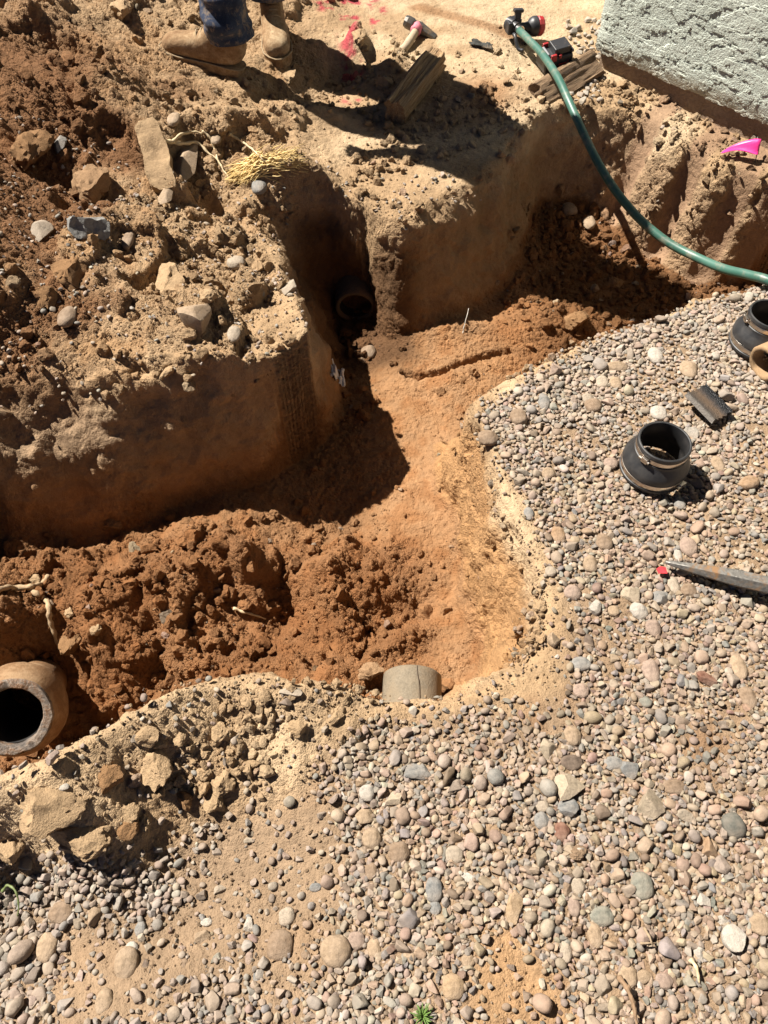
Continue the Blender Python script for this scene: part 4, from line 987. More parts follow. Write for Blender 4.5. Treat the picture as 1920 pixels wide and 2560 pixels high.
for s in 'RL': edges += [('pelvis', 'hip' + s), ('hip' + s, 'knee' + s), ('knee' + s, 'calf' + s), ('calf' + s, 'ank' + s), ('chest', 'sh' + s), ('sh' + s, 'el' + s), ('el' + s, 'wr' + s)]
for s, w, sg in (('R', wrR, 1), ('L', wrL, -1)):
    palm = w + Vector((0, -.03, -.06)); nodes['palm' + s] = (palm, .020, .034); edges.append(('wr' + s, 'palm' + s))
    for k, L in enumerate((.070, .078, .072, .056)):
        b_ = palm + Vector((.002 * sg, -.03 + .019 * k, -.040)); nodes['f%d%s' % (k, s)] = (b_, .0095); m_ = b_ + Vector((.006 * sg, -.004, -L * .5)); e_ = m_ + Vector((.016 * sg, .0, -L * .42))
        nodes['g%d%s' % (k, s)] = (m_, .0085); nodes['h%d%s' % (k, s)] = (e_, .007); edges += [('palm' + s, 'f%d%s' % (k, s)), ('f%d%s' % (k, s), 'g%d%s' % (k, s)), ('g%d%s' % (k, s), 'h%d%s' % (k, s))]
    t1 = palm + Vector((.018 * sg, -.035, .0)); t2 = t1 + Vector((.016 * sg, -.012, -.038)); nodes['t' + s] = (t1, .011); nodes['u' + s] = (t2, .008); edges += [('palm' + s, 't' + s), ('t' + s, 'u' + s)]
M_SKIN = simple('skin', (.36, .20, .13), .55, 0, 60, .1)
part('body', skinned(nodes, edges, 2), M_SKIN, man)
def denim():
    m = NT('denim'); v = m.coord(); n = m.noise(9, 5, .65, v, .4); n2 = m.noise(420, 3, .7, v); n3 = m.noise(45, 4, .7, v)
    c = m.ramp(n, [(.36, (.018, .026, .050)), (.56, (.040, .052, .085)), (.72, (.10, .105, .125))])
    c = m.mix(1.0, c, m.ramp(n2, [(.3, .6), (.7, 1.35)]), 'MULTIPLY')
    m.col(m.mix(m.math('MULTIPLY', m.ramp(m.math('MULTIPLY', n3, m.math('ADD', n, .5)), [(.52, 0), (.70, 1)]), .6), c, (.30, .22, .14))); m.rough(.9); m.b.inputs['Specular IOR Level'].default_value = .15; m.bump(n2, .25, .002); return m.m
M_DENIM = denim()
def leg(hip, knee, ank, cuffM, seed):
    """one trouser leg: loft with knee bags and stacked folds above the boot"""
    cuff = cuffM
    path = catmull([cuff, ank + Vector((0, 0, .05)), knee.lerp(ank, .5), knee, hip.lerp(knee, .45), hip + Vector((0, 0, .02))], 14); n = len(path); rad = np.interp(np.linspace(0, 1, n), [0, .08, .25, .45, .6, .8, 1], [.076, .080, .080, .083, .092, .108, .118])
    v, f = tube(path, rad, 48); ax_ = np.repeat(path, 48, 0); d = v - ax_; d /= np.linalg.norm(d, axis=1)[:, None] + 1e-9
    low = np.repeat(np.exp(-((np.linspace(0, 1, n) - .16) / .20) ** 2), 48)
    w = noise3(v * np.array([1, 1, 2.6]), 9, seed, 3) * .010 + np.abs(fbm(v[:, 0] * 6 + v[:, 2] * 9, v[:, 1] * 6 - v[:, 2] * 5, v[:, 2] * 14, seed=seed + 3, octs=2)) * .052 * low - .010 * low
    return v + d * w[:, None], f
cuffR = FR @ Vector((-.028, 0, .118)); cuffL = FL @ Vector((-.015, 0, .125))
hipsv = lathe([(.0, -.12), (.09, -.115), (.145, -.06), (.165, .0), (.155, .08), (.148, .12), (.142, .12), (.142, .05)], 48); hips = (hipsv[0] * np.array([1, .75, 1]) + np.array(pelvis), hipsv[1])
jeans = part('jeans', join(leg(hipR, kneeR, ankR, cuffR, 31), leg(hipL, kneeL, ankL, cuffL, 41), hips), M_DENIM, man)
shv = lathe([(.150, .02), (.168, .06), (.165, .15), (.178, .30), (.190, .42), (.165, .50), (.09, .535), (.062, .545)], 48); sv = shv[0] * np.array([1.05, .72, 1]); sv[:, 1] -= .01 + .26 * np.clip(sv[:, 2], 0, .6); sv = sv + np.array(pelvis); sv += (noise3(sv, 9, 51) * .01)[:, None]
slv = [tube(catmull([s + Vector((sg * -.03, 0, .01)), s, e.lerp(s, .5), e.lerp(s, .1)], 8), np.linspace(.078, .058, 25), 24) for s, e, sg in ((shR, elR, -1), (shL, elL, 1))]
part('shirt', join((sv, shv[1]), *slv), simple('work_shirt', (.10, .11, .13), .9, 0, 30, .2), man)
hv, hf = ICO[4]; hv = hv * np.array([.083, .102, .095]) + np.array(headc + Vector((0, .012, .045))); keep = {i for i, p in enumerate(hv) if p[2] > headc.z + .05 or (p[1] > headc.y + .01 and p[2] > headc.z - .035)}
hf = [tuple(t) for t in hf if all(i in keep for i in t)]; part('hair', (hv + (noise3(hv, 60, 61) * .004)[:, None], hf), simple('brown_hair', (.03, .02, .014), .7, 0, 200, .4), man)
for s in (-1, 1):
    e = part('eye', xf((ICO[3][0] * .0125, [tuple(t) for t in ICO[3][1]]), Matrix.Translation(headc + Vector((s * .032, -.075, .03)))), simple('eye_white', (.6, .58, .55), .3), man)
    part('pupil', xf((ICO[2][0] * .006, [tuple(t) for t in ICO[2][1]]), Matrix.Translation(headc + Vector((s * .032, -.0845, .03)))), simple('pupil', (.02, .012, .008), .2), e)
    part('ear', xf((ICO[3][0] * np.array([.010, .020, .032]), [tuple(t) for t in ICO[3][1]]), Matrix.Translation(headc + Vector((s * .078, .01, .015)))), M_SKIN, man)
part('mouth', xf((ICO[3][0] * np.array([.024, .007, .007]), [tuple(t) for t in ICO[3][1]]), Matrix.Translation(headc + Vector((0, -.088, -.045)))), simple('lips', (.30, .12, .09), .5), man)
def bootmat():
    m = NT('dusty_boot_leather'); v = m.coord(); n = m.noise(20, 5, .7, v, .3); n2 = m.noise(160, 4, .7, v); n3 = m.noise(7, 3, .6, v)
    c = m.ramp(m.math('ADD', m.math('MULTIPLY', n, .6), m.math('MULTIPLY', n3, .4)), [(.38, (.155, .085, .040)), (.50, (.27, .175, .095)), (.62, (.40, .295, .18))])
    m.col(m.mix(1.0, c, m.ramp(n2, [(.3, .75), (.7, 1.18)]), 'MULTIPLY')); m.rough(.9); m.b.inputs['Specular IOR Level'].default_value = .2; m.bump(m.math('ADD', n2, m.math('MULTIPLY', n, 2)), .45, .004); return m.m
M_BOOT = bootmat(); M_SOLE = simple('boot_sole', (.20, .125, .065), .85, 0, 30, .3, .5, .2, dust=.4, dcol=(.36, .25, .14)); M_LACE = simple('boot_lace', (.26, .19, .11), .85, 0, 90, .3)
def boot(M, seed, label):
    b = bpy.data.objects.new('boot', None); COL.objects.link(b); b.parent = man; b.location = M.translation - man.location; b['label'] = label
    S = [(.214, .048, 0, .010, .008), (.210, .049, 0, .026, .018), (.196, .051, 0, .040, .028), (.170, .054, 0, .0485, .034), (.135, .057, 2, .050, .037), (.105, .060, 6, .0485, .041), (.075, .066, 14, .046, .049), (.045, .074, 26, .044, .060), (.016, .084, 42, .0425, .076), (-.010, .096, 58, .042, .080), (-.024, .118, 74, .042, .068), (-.022, .145, 86, .044, .057), (-.020, .175, 90, .047, .058), (-.018, .205, 90, .049, .060)]
    n = 40; V = []; F = []
    for cx_, cz_, a, w, h in S:
        a = R(a); U = np.array([math.sin(a), 0, math.cos(a)])
        for k in range(n):
            t = 2 * math.pi * k / n; e = .82; cs, sn = math.cos(t), math.sin(t)
            p = np.array([cx_, 0, cz_]) + np.array([0, 1, 0]) * w * math.copysign(abs(cs) ** e, cs) + U * h * math.copysign(abs(sn) ** e, sn)
            p[2] = max(p[2], .030); V.append(p)
    for i in range(len(S) - 1):
        for k in range(n): F.append((i * n + k, (i + 1) * n + k, (i + 1) * n + (k + 1) % n, i * n + (k + 1) % n))
    F.append(tuple(range(n)))
    V = np.array(V); c = V.mean(0); d = V - np.array([.05, 0, .05]); d /= np.linalg.norm(d, axis=1)[:, None]
    crease = np.exp(-((V[:, 0] - .075) / .03) ** 2) * (V[:, 2] > .06); V = V + d * (.004 * noise3(V, 22, seed) - .006 * crease * np.abs(np.sin(V[:, 0] * 150 + V[:, 1] * 30)))[:, None]
    up = part('upper', xf((V, F), M), M_BOOT, b, sub=1)
    out = [(-.084, 0), (-.080, .020), (-.068, .034), (-.04, .041), (0, .041), (.04, .041), (.09, .048), (.14, .054), (.18, .050), (.206, .034), (.2245, .012), (.2255, 0)]; out = out + [(x, -y) for x, y in out[-2:0:-1]]
    heel = [(x, y) for x, y in out if x < -.0] ; heel = sorted(heel, key=lambda q: math.atan2(q[1], q[0] + .04))
    part('sole', xf(join(prism(out, .006, .036), prism([(x * .99, y * .97) for x, y in heel], -.016, .0065), prism([(x, y * .97) for x, y in out if x > .055], -.006, .0065)), M), M_SOLE, b, False, .003)
    lac = []
    for i, (x, z) in enumerate([(.088, .112), (.070, .122), (.054, .136), (.042, .152), (.033, .170)]):
        lac.append(tube(catmull([M @ Vector((x - .006, .028, z - .012)), M @ Vector((x, .012, z + .001)), M @ Vector((x + .003, 0, z + .003)), M @ Vector((x, -.012, z + .001)), M @ Vector((x - .006, -.028, z - .012))], 5), .0026, 7))
    part('laces', join(*lac), M_LACE, b)
    part('welt', tube([tuple(M @ Vector((x * 1.002, y * 1.015, .035))) for x, y in out + out[:1]], .0026, 6, False), M_LACE, b)
    return b
boot(FR, 71, 'boot seen from the side, turned outward'); boot(FL, 72, 'boot pointing at the camera')

# ------------------------------------------------------------------ single stones and clods of the photograph
CK = {'tan': (.40, .285, .18), 'pale': (.44, .36, .27), 'grey': (.27, .26, .24), 'blue': (.235, .235, .225), 'brown': (.28, .19, .12), 'pink': (.37, .265, .205), 'white': (.52, .47, .40), 'red': (.24, .11, .07), 'green': (.26, .255, .205), 'cream': (.46, .37, .26), 'dark': (.15, .105, .075), 'soil': (.45, .31, .18), 'orange': (.36, .225, .125), 'earth': (.29, .165, .08)}
SHARED = {}
M_HERO = mat_stone('cobble_stone', True, False, speck=.55, bstr=.6); M_HCLOD = mat_clod('soil_lump', False); M_CONC = mat_stone('broken_concrete', False, False, speck=.5, bstr=1.0)
def lump(name, cat, kind, u, v, w, h, colour, label, ang=0, flat=.62, sink=.30, z=None, seed=None, mat=None, group=None, tilt=(0, 0)):
    g = G(u, v) if z is None else P(u, v, z); d = g - np.array([0, 0, CAM_H]); dist = d @ _f; k = dist * TX / 829.5; sd = abs(d[2]) / np.linalg.norm(d)
    w, h = (w * .92, h * .92) if kind != 'clod' else (w, h); a, b = w / 2 * k, h / 2 * k / (sd if kind != 'clod' else (sd + 1) / 2)
    c = flat * min(a, b) if kind != 'clod' else max(flat, .7) * min(a, b)
    seed = seed or int(u * 7 + v * 13) % 9973; vv, ff = stone_shape(4, seed, kind); ext = vv.max(0); vv = vv / ext
    me = mesh_of(name, (vv * np.array([a, b, c]), [tuple(t) for t in ff]), mat or (M_HCLOD if kind == 'clod' else M_HERO), True)
    me.set_sharp_from_angle(angle=R(32 if kind != 'round' else 60))
    o = bpy.data.objects.new(name, me); COL.objects.link(o)
    zz = g[2] + c * (1 - 2 * sink) if z is None else g[2]
    # the sight line passes through the middle of the stone
    s_ = (zz - CAM_H) / (g[2] - CAM_H); o.location = (g[0] * s_, g[1] * s_, zz); o.rotation_euler = (R(tilt[0]), R(tilt[1]), R(-ang))
    col = np.array(CK[colour]) * (.78 if kind == 'clod' else .70); r = np.random.default_rng(seed); col = col * r.uniform(.92, 1.08); o.color = (*col, 1)
    tag(o, label, cat, group); SP.add(o.location.x, o.location.y, .92 * math.sqrt(a * b) if kind != 'clod' else .75 * math.sqrt(a * b)); return o
S_, C_ = 'stone', 'clod'
HERO = [
 # foreground stones, left
 (S_,'round',273,2082,56,70,'tan','smooth egg-shaped tan stone upright among pebbles, bottom left'),
 (S_,'round',605,2042,62,66,'brown','flat round brown-grey stone lying on bare dirt'),
 (S_,'round',102,2047,48,60,'tan','tan oval stone half buried in dirt left of the egg-shaped stone'),
 (S_,'round',225,2165,42,58,'tan','rounded tan stone near the lower edge below the egg-shaped stone'),
 (S_,'round',132,1972,58,46,'brown','dusty brown stone at the edge of the large clod shadow'),
 (S_,'sharp',205,1977,36,44,'tan','blocky dirt-coloured stone just right of the dusty brown one'),
 (S_,'round',303,2007,26,34,'grey','small grey-brown pebble standing in dirt above the egg-shaped stone'),
 (S_,'round',285,2048,30,28,'white','whitish round pebble touching the top of the egg-shaped stone'),
 (S_,'sharp',437,2024,40,28,'tan','dirt-crusted tan stone with a pale flake beside it'),
 (S_,'round',446,1992,28,18,'white','flat whitish flake lying above the dirt-crusted tan stone'),
 (S_,'sharp',537,2000,24,38,'white','narrow whitish stone standing on edge and throwing a shadow'),
 (S_,'sharp',476,1922,30,22,'pale','pale wedge stone lying alone on the bare dirt'),
 (S_,'round',682,1917,30,20,'blue','small blue-grey oval pebble on bare dirt'),
 (S_,'round',620,1980,40,42,'pale','round pale stone flush with the dirt above the flat brown one'),
 (S_,'round',770,2032,40,42,'pink','round pinkish stone at the right end of the bare dirt'),
 (S_,'round',808,2048,34,44,'tan','tan oval stone right beside the round pinkish one'),
 (S_,'round',725,2055,74,70,'tan','large flat tan slab of stone sunk flush in the dirt'),
 (S_,'round',660,2062,22,20,'brown','small brown pebble casting a shadow next to the flat slab'),
 (S_,'round',538,2070,18,28,'pink','thin pinkish pebble left of the flat round brown stone'),
 (S_,'round',555,2110,18,26,'blue','upright blue-grey pebble below the flat round brown stone'),
 (S_,'round',315,2086,18,28,'dark','dark narrow pebble touching the right side of the egg-shaped stone'),
 (S_,'round',398,2086,20,30,'brown','brown oval pebble in a row of small pebbles, lower left'),
 # middle gravel
 (S_,'round',792,1712,36,40,'white','smooth whitish round stone below the pipe stub'),
 (S_,'sharp',907,1667,76,38,'grey','flat dark grey slab stone with a wrinkled face'),
 (S_,'sharp',787,1765,44,34,'tan','tan three-cornered stone below the smooth whitish one'),
 (S_,'round',803,1812,46,50,'tan','broad tan stone below the three-cornered one'),
 (S_,'round',802,1882,30,38,'brown','brown egg-sized stone under the broad tan stone'),
 (S_,'round',862,1842,54,50,'brown','big brown rounded stone left of the pale disc stone'),
 (S_,'round',980,1847,46,42,'pale','pale disc-shaped stone in the middle of the gravel'),
 (S_,'sharp',850,1725,44,30,'cream','cream wedge stone right of the smooth whitish stone'),
 (S_,'round',937,1922,40,56,'blue','blue-grey tilted oblong stone in mid gravel'),
 (S_,'round',940,1962,28,34,'blue','smaller blue-grey stone just below the tilted oblong one'),
 (S_,'sharp',1010,1895,42,24,'white','rough white knobbly stone near the blue-grey ones'),
 (S_,'round',985,1985,28,24,'pink','pinkish pebble right under the shadowed knobbly group'),
 (S_,'sharp',1112,1960,46,74,'soil','dirt-covered long stone standing out of the soil'),
 (S_,'round',980,2132,54,56,'soil','round dirt-covered stone by the bare patch at the bottom'),
 (S_,'round',1011,2075,32,28,'tan','tan pebble above a grey one near the bare patch'),
 (S_,'round',1222,2055,28,50,'pale','long pale stone pointing down the gravel, lower middle'),
 (S_,'round',1285,2020,36,56,'tan','long leaning tan stone below the flat grey-tan one'),
 (S_,'round',1300,1980,58,44,'green','flat grey-tan stone lying left of the crossed twigs'),
 (S_,'round',1387,1914,54,58,'green','round grey-green stone casting a strong shadow, right of centre'),
 (S_,'round',1240,1958,30,44,'pink','pinkish upright stone left of the flat grey-tan stone'),
 (S_,'round',1248,1915,36,44,'pale','pale stone leaning on a squared brown one'),
 (S_,'sharp',1225,1922,24,32,'brown','squared brown stone left of the pale leaning one'),
 (S_,'sharp',1270,1940,34,24,'white','chalk-white rough stone under the pale leaning one'),
 (S_,'round',1355,2110,44,56,'tan','large tan oblong stone near the stick at the bottom'),
 (S_,'round',1390,2110,44,30,'tan','slanted tan stone right of the large oblong one'),
 (S_,'round',1435,2120,42,34,'pink','pinkish-tan stone third in line from the stick at the bottom'),
 (S_,'round',1642,1997,54,46,'tan','large rounded tan stone at the right edge, below middle'),
 (S_,'sharp',1582,2027,56,56,'white','crumbly chalk-white lump by the right edge'),
 (S_,'sharp',1560,1990,34,26,'white','small chalk-white lump touching the big white one'),
 (S_,'sharp',1518,1945,32,30,'white','white angular stone above the chalk-white lumps'),
 (S_,'sharp',1512,2062,30,36,'white','white jagged stone below left of the chalk-white lumps'),
 (S_,'sharp',1232,1702,72,60,'cream','big angular tan and white stone above the blue-grey one'),
 (S_,'sharp',1407,1737,74,68,'cream','big cream angular block with a dark shadow side'),
 (S_,'sharp',1227,1745,50,42,'blue','broken blue-grey stone under the big angular tan one'),
 (S_,'round',1172,1742,34,26,'pale','pale oval pebble capping a taller grey stone'),
 (S_,'round',1170,1772,36,40,'grey','grey stone right under the pale oval pebble'),
 (S_,'round',1213,1797,40,44,'red','dark red stone between grey ones'),
 (S_,'round',1325,1320,28,24,'tan','small tan stone left of the light grey round one'),
 (S_,'clod',1245,1842,46,42,'brown','rough brown lump below the dark red stone'),
 (S_,'sharp',1530,1827,42,48,'orange','flat orange-tan stone right of the gravel middle'),
 (S_,'round',1455,1700,54,36,'brown','brown flattish stone above the cream block'),
 (S_,'round',1065,1772,36,20,'pale','pale slim oval pebble in the middle gravel'),
 (S_,'sharp',1480,1762,60,28,'pale','pale low ridge-shaped stone right of the cream block'),
 (S_,'round',1235,1648,54,36,'dark','dark grey-brown stone above the big angular tan one'),
 (S_,'round',1325,1650,46,34,'grey','grey stone left of the cracked blue-grey one'),
 (S_,'sharp',1360,1664,44,40,'blue','cracked blue-grey stone above the cream block'),
 (S_,'sharp',1185,1620,44,48,'cream','cream angular stone below the dirt patch'),
 (S_,'round',1237,1590,42,46,'tan','big tan stone at the right side of the dirt patch'),
 (S_,'round',1255,1492,38,34,'pink','two-tone pink and grey stone on the dirt patch'),
 (S_,'round',1255,1435,50,34,'grey','smooth grey speckled stone above the two-tone one'),
 (S_,'round',1272,1390,24,42,'dark','wet shining brown stone standing in the dirt'),
 (S_,'round',1405,1450,44,58,'pink','large pinkish-tan stone in the right gravel'),
 (S_,'round',1410,1357,36,40,'pink','rounded pink stone between the grey round and the large pinkish-tan'),
 (S_,'round',1595,1442,38,54,'tan','long tan stone at far right above the middle'),
 (S_,'round',1615,1507,40,48,'brown','brown-grey oval stone below the long tan one at far right'),
 (S_,'sharp',1525,1467,46,34,'red','reddish angular stone in the right gravel'),
 (S_,'round',1380,1320,42,38,'white','light grey round stone in the gravel below the bar'),
 (S_,'sharp',1360,1285,50,36,'cream','cream knobbly stone above the light grey round one'),
 (S_,'round',1237,1280,42,36,'pink','pinkish-grey stone on the left side of the gravel near the bank'),
 (S_,'sharp',1285,1312,30,36,'white','whitish angular stone below the pinkish-grey one'),
 (S_,'round',1275,1217,34,40,'tan','smooth tan stone above the pinkish-grey one'),
 (S_,'round',1190,1235,28,24,'pale','pale pebble perched at the edge of the bank'),
 (S_,'round',1487,1182,42,44,'pink','pinkish round stone beside the white finger-shaped pebble'),
 (S_,'round',1464,1199,20,34,'white','white finger-shaped pebble above the tip of the bar'),
 (S_,'round',1455,1265,28,38,'pale','pale oval stone just below the bar tip'),
 (S_,'round',1487,1276,38,32,'brown','brown rounded stone in the shadow edge of the bar'),
 (S_,'sharp',1425,1292,46,32,'grey','grey pitted stone below left of the bar tip'),
 (S_,'round',1205,1155,34,40,'orange','orange-brown oval stone on the upper left gravel'),
 (S_,'round',1305,1172,40,36,'brown','brown stone right of the orange-brown oval'),
 (S_,'round',1142,1110,24,30,'grey','grey pebble at the top of the sandy bank'),
 (S_,'sharp',1197,1382,34,34,'tan','flat tan stone at the foot of the gravel by the bank'),
 # around the couplings
 (S_,'round',1487,798,42,38,'tan','tan stone above left of the dark shard'),
 (S_,'round',1120,901,40,36,'brown','brown rounded stone near the gravel corner'),
 (S_,'round',1175,868,28,38,'grey','grey stone leaning uphill right of the gravel corner'),
 (S_,'round',1282,878,42,30,'brown','brown-grey flattened stone left of the coupling'),
 (S_,'round',1270,862,28,24,'pale','pale round pebble behind the brown-grey flattened stone'),
 (S_,'round',1332,793,52,20,'tan','long thin tan stone in the upper gravel'),
 (S_,'round',1415,768,34,34,'white','whitish round stone in the upper gravel'),
 (S_,'round',1300,826,30,28,'pale','pale stone left of a twin of equal size, upper gravel'),
 (S_,'round',1330,828,30,28,'tan','tan stone right of a pale twin of equal size, upper gravel'),
 (S_,'round',1320,1001,36,26,'pink','pink stone touching the left side of the coupling'),
 (S_,'round',1185,1023,34,26,'tan','tan oval pebble midway between bank and coupling'),
 (S_,'round',1550,1003,30,34,'tan','tan stone right of the coupling shadow'),
 (S_,'sharp',1617,1043,50,30,'orange','orange-tan long stone at the right of the coupling shadow'),
 (S_,'round',1055,945,48,32,'brown','brown stone jutting from the gravel edge over the trench'),
 (S_,'round',1422,893,38,30,'white','white stone directly behind the coupling'),
 (S_,'round',1468,1087,28,28,'grey','grey round stone just below the coupling'),
 (S_,'sharp',1490,935,34,26,'white','white angular stone right of the coupling rim'),
 # upper heap
 (S_,'round',510,568,44,24,'pale','smooth pale oval stone lying near the alcove rim'),
 (C_,'clod',365,608,82,74,'soil','big blocky tan clod in the middle of the heap'),
 (S_,'sharp',417,681,80,54,'tan','flat tan stone on the front brow of the heap'),
 (S_,'round',505,722,32,34,'pale','pale rounded stone at the front brow near the corner'),
 (C_,'clod',152,592,78,84,'earth','large crumbly brown clod on the left of the heap'),
 (C_,'clod',96,640,50,44,'earth','dark crumbly clod below left of the large brown one'),
 (S_,'round',145,684,44,42,'brown','brown stone wedged under the large crumbly clod'),
 (S_,'sharp',625,620,36,32,'pale','pale stone stuck on the very rim of the alcove'),
 (C_,'clod',448,640,46,40,'soil','small reddish clod right of the big blocky tan clod'),
 (S_,'sharp',90,500,46,44,'pale','pale chunky stone left of the grey concrete shard'),
 (S_,'sharp',130,307,30,38,'grey','grey angular stone high on the shaded heap'),
 (S_,'round',277,517,28,40,'brown','brown stone right of the grey concrete shard'),
 (C_,'clod',196,398,84,70,'orange','big orange clod bedded in the shaded slope'),
 (C_,'clod',68,318,86,88,'earth','huge crumbly dark clod at the upper left'),
 (C_,'clod',262,18,46,52,'soil','smooth brown clod at the top left of the slope'),
 (C_,'clod',625,168,28,36,'soil','small upright clod in front of the boot pointing at camera'),
 (S_,'round',560,404,36,26,'grey','grey oval pebble under the straw tuft'),
 (S_,'round',467,300,24,20,'tan','small tan pebble above the fibrous roots'),
 (S_,'round',375,258,30,24,'tan','tan pebble in the slope above the upright slab'),
 (C_,'clod',830,178,40,30,'soil','tan clod behind the split timber block'),
 (C_,'clod',775,78,34,44,'soil','steep lump of soil streaked with red paint'),
 (S_,'sharp',400,350,58,96,'tan','broad stone slab leaning right of the upright slab'),
 (S_,'sharp',362,415,30,58,'tan','thin stone sliver below the upright slab'),
 (S_,'round',1230,452,36,22,'brown','brown flat stone in the rubble of the recess'),
 (S_,'round',1272,480,30,28,'tan','tan stone in the rubble, right of the brown flat one'),
 (S_,'round',796,760,36,28,'brown','round stone on the floor right in front of the alcove pipe'),
 (C_,'clod',1330,608,34,34,'earth','earth clod at the foot of the grooved bank'),
 (C_,'clod',1245,690,60,46,'earth','broken clod in the lit part of the far trench'),
 # near ridge clods
 (C_,'clod',109,1748,166,118,'soil','largest tan clod on the near ridge, lower left'),
 (C_,'clod',175,1822,128,72,'soil','long sharp-edged clod lying below the largest clod'),
 (C_,'clod',339,1655,72,106,'soil','upright oblong clod in the middle of the near ridge'),
 (C_,'clod',480,1690,58,66,'soil','knobbly clod at the right end of the near ridge'),
 (C_,'clod',478,1582,48,56,'soil','rounded clod on the upper right of the near ridge'),
 (C_,'clod',22,1832,60,64,'soil','clod at the left edge below the largest clod'),
 (C_,'clod',396,1728,42,44,'earth','dark clod in the shade right of the upright oblong clod'),
 (C_,'clod',463,1737,50,46,'soil','crumbling clod below the knobbly one'),
 (C_,'clod',310,1779,32,36,'soil','small clod alone at the shade edge below the ridge'),
 (C_,'clod',281,1756,40,44,'soil','clod left of the small one at the shade edge'),
 (C_,'clod',346,1606,38,26,'soil','flat clod perched on top of the upright oblong clod'),
 (C_,'clod',388,1595,28,38,'soil','narrow clod right of the flat perched one'),
 (C_,'clod',441,1628,28,26,'soil','small round clod between the rounded and the knobbly clods'),
 (C_,'clod',543,1653,44,26,'soil','slanting clod furthest right along the ridge foot'),
 (C_,'clod',436,1672,36,32,'soil','crumb-topped clod left of the knobbly clod'),
 (C_,'clod',273,1792,52,46,'earth','clod in deep shade right of the long sharp-edged clod'),
 (C_,'clod',237,1683,60,62,'earth','clod with pebbles on top above the largest clod'),
 (C_,'clod',640,1575,50,38,'soil','low clod on the ridge left of the pipe stub'),
 (C_,'clod',318,1590,52,42,'soil','tan clod set into the ridge above the upright oblong one'),
 (C_,'clod',510,1664,28,26,'soil','small clod right of the knobbly clod'),
 (S_,'sharp',628,1495,56,22,'pale','pale flat stone on the crest of the near ridge'),
 (S_,'round',137,1700,28,16,'white','white pebble on the ridge above the largest clod'),
 # trench floor clods
 (C_,'clod',208,1360,26,26,'soil','small tan clod on the trench floor above the bell pipe'),
 (C_,'clod',152,1388,48,56,'earth','clod at the end of the forked root'),
 (C_,'clod',150,1322,24,24,'soil','little clod beside the forked root'),
 (C_,'clod',70,1252,40,24,'soil','sunlit clod behind the forked root'),
 (C_,'clod',800,1448,60,40,'orange','reddish clod left of the pipe stub'),
 (C_,'clod',245,1128,44,30,'earth','shaded clod at the foot of the heap face'),
]
for k, q in enumerate(HERO):
    nm, kd, u, v, w, h, c, lab = q
    near_floor = kd == 'clod'
    lump(nm, nm, kd, u, v, w, h, c, lab, ang=0, flat=.60 if kd == 'round' else .72, sink=.28 if kd != 'clod' else .34)
def slab(name, u0, v0, u1, v1, wpx, tpx, dz, colour, label, mat, seed, cat):
    a, b = Vector(G(u0, v0)), Vector(G(u1, v1)); a.z += dz; b.z += dz; k = ((a + b) / 2 - Vector((0, 0, CAM_H))).dot(Vector(_f)) * TX / 829.5
    x = (b - a).normalized(); L = (b - a).length; n = (Vector((0, 0, CAM_H)) - (a + b) / 2).normalized(); n = (n - x * n.dot(x)).normalized(); y = n.cross(x)
    v, f = gridbox(L, wpx * k, tpx * k, 34, 16, 8); nn = noise3(v, 14, seed, 4); r = np.maximum(np.abs(v[:, 0]) / (L / 2), np.abs(v[:, 1]) / (wpx * k / 2))
    edge = sstep(.8, 1, np.abs(v[:, 0]) / (L / 2)); v[:, 1] *= 1 - .35 * edge; v[:, 1] += nn * .022; v[:, 2] += noise3(v, 12, seed + 2, 5) * .020; v[:, 0] += noise3(v, 20, seed + 4) * .012
    o = bpy.data.objects.new(name, mesh_of(name, (v, f), mat, True)); COL.objects.link(o); o.data.set_sharp_from_angle(angle=R(50)); M = Matrix.Identity(4)
    for i in range(3): M[i][0], M[i][1], M[i][2], M[i][3] = x[i], y[i], n[i], (a[i] + b[i]) / 2
    o.matrix_world = M; o.color = (*[q * .8 for q in CK[colour]], 1); tag(o, label, cat); return o
slab('stone_slab', 318, 280, 364, 425, 52, 30, .016, 'soil', 'long upright tan stone slab in the slope, left of the pale root', M_HCLOD, 3, 'stone')
slab('concrete_shard', 152, 505, 240, 513, 40, 22, .030, 'grey', 'grey broken concrete shard with light rim on the heap', M_CONC, 8, 'concrete')


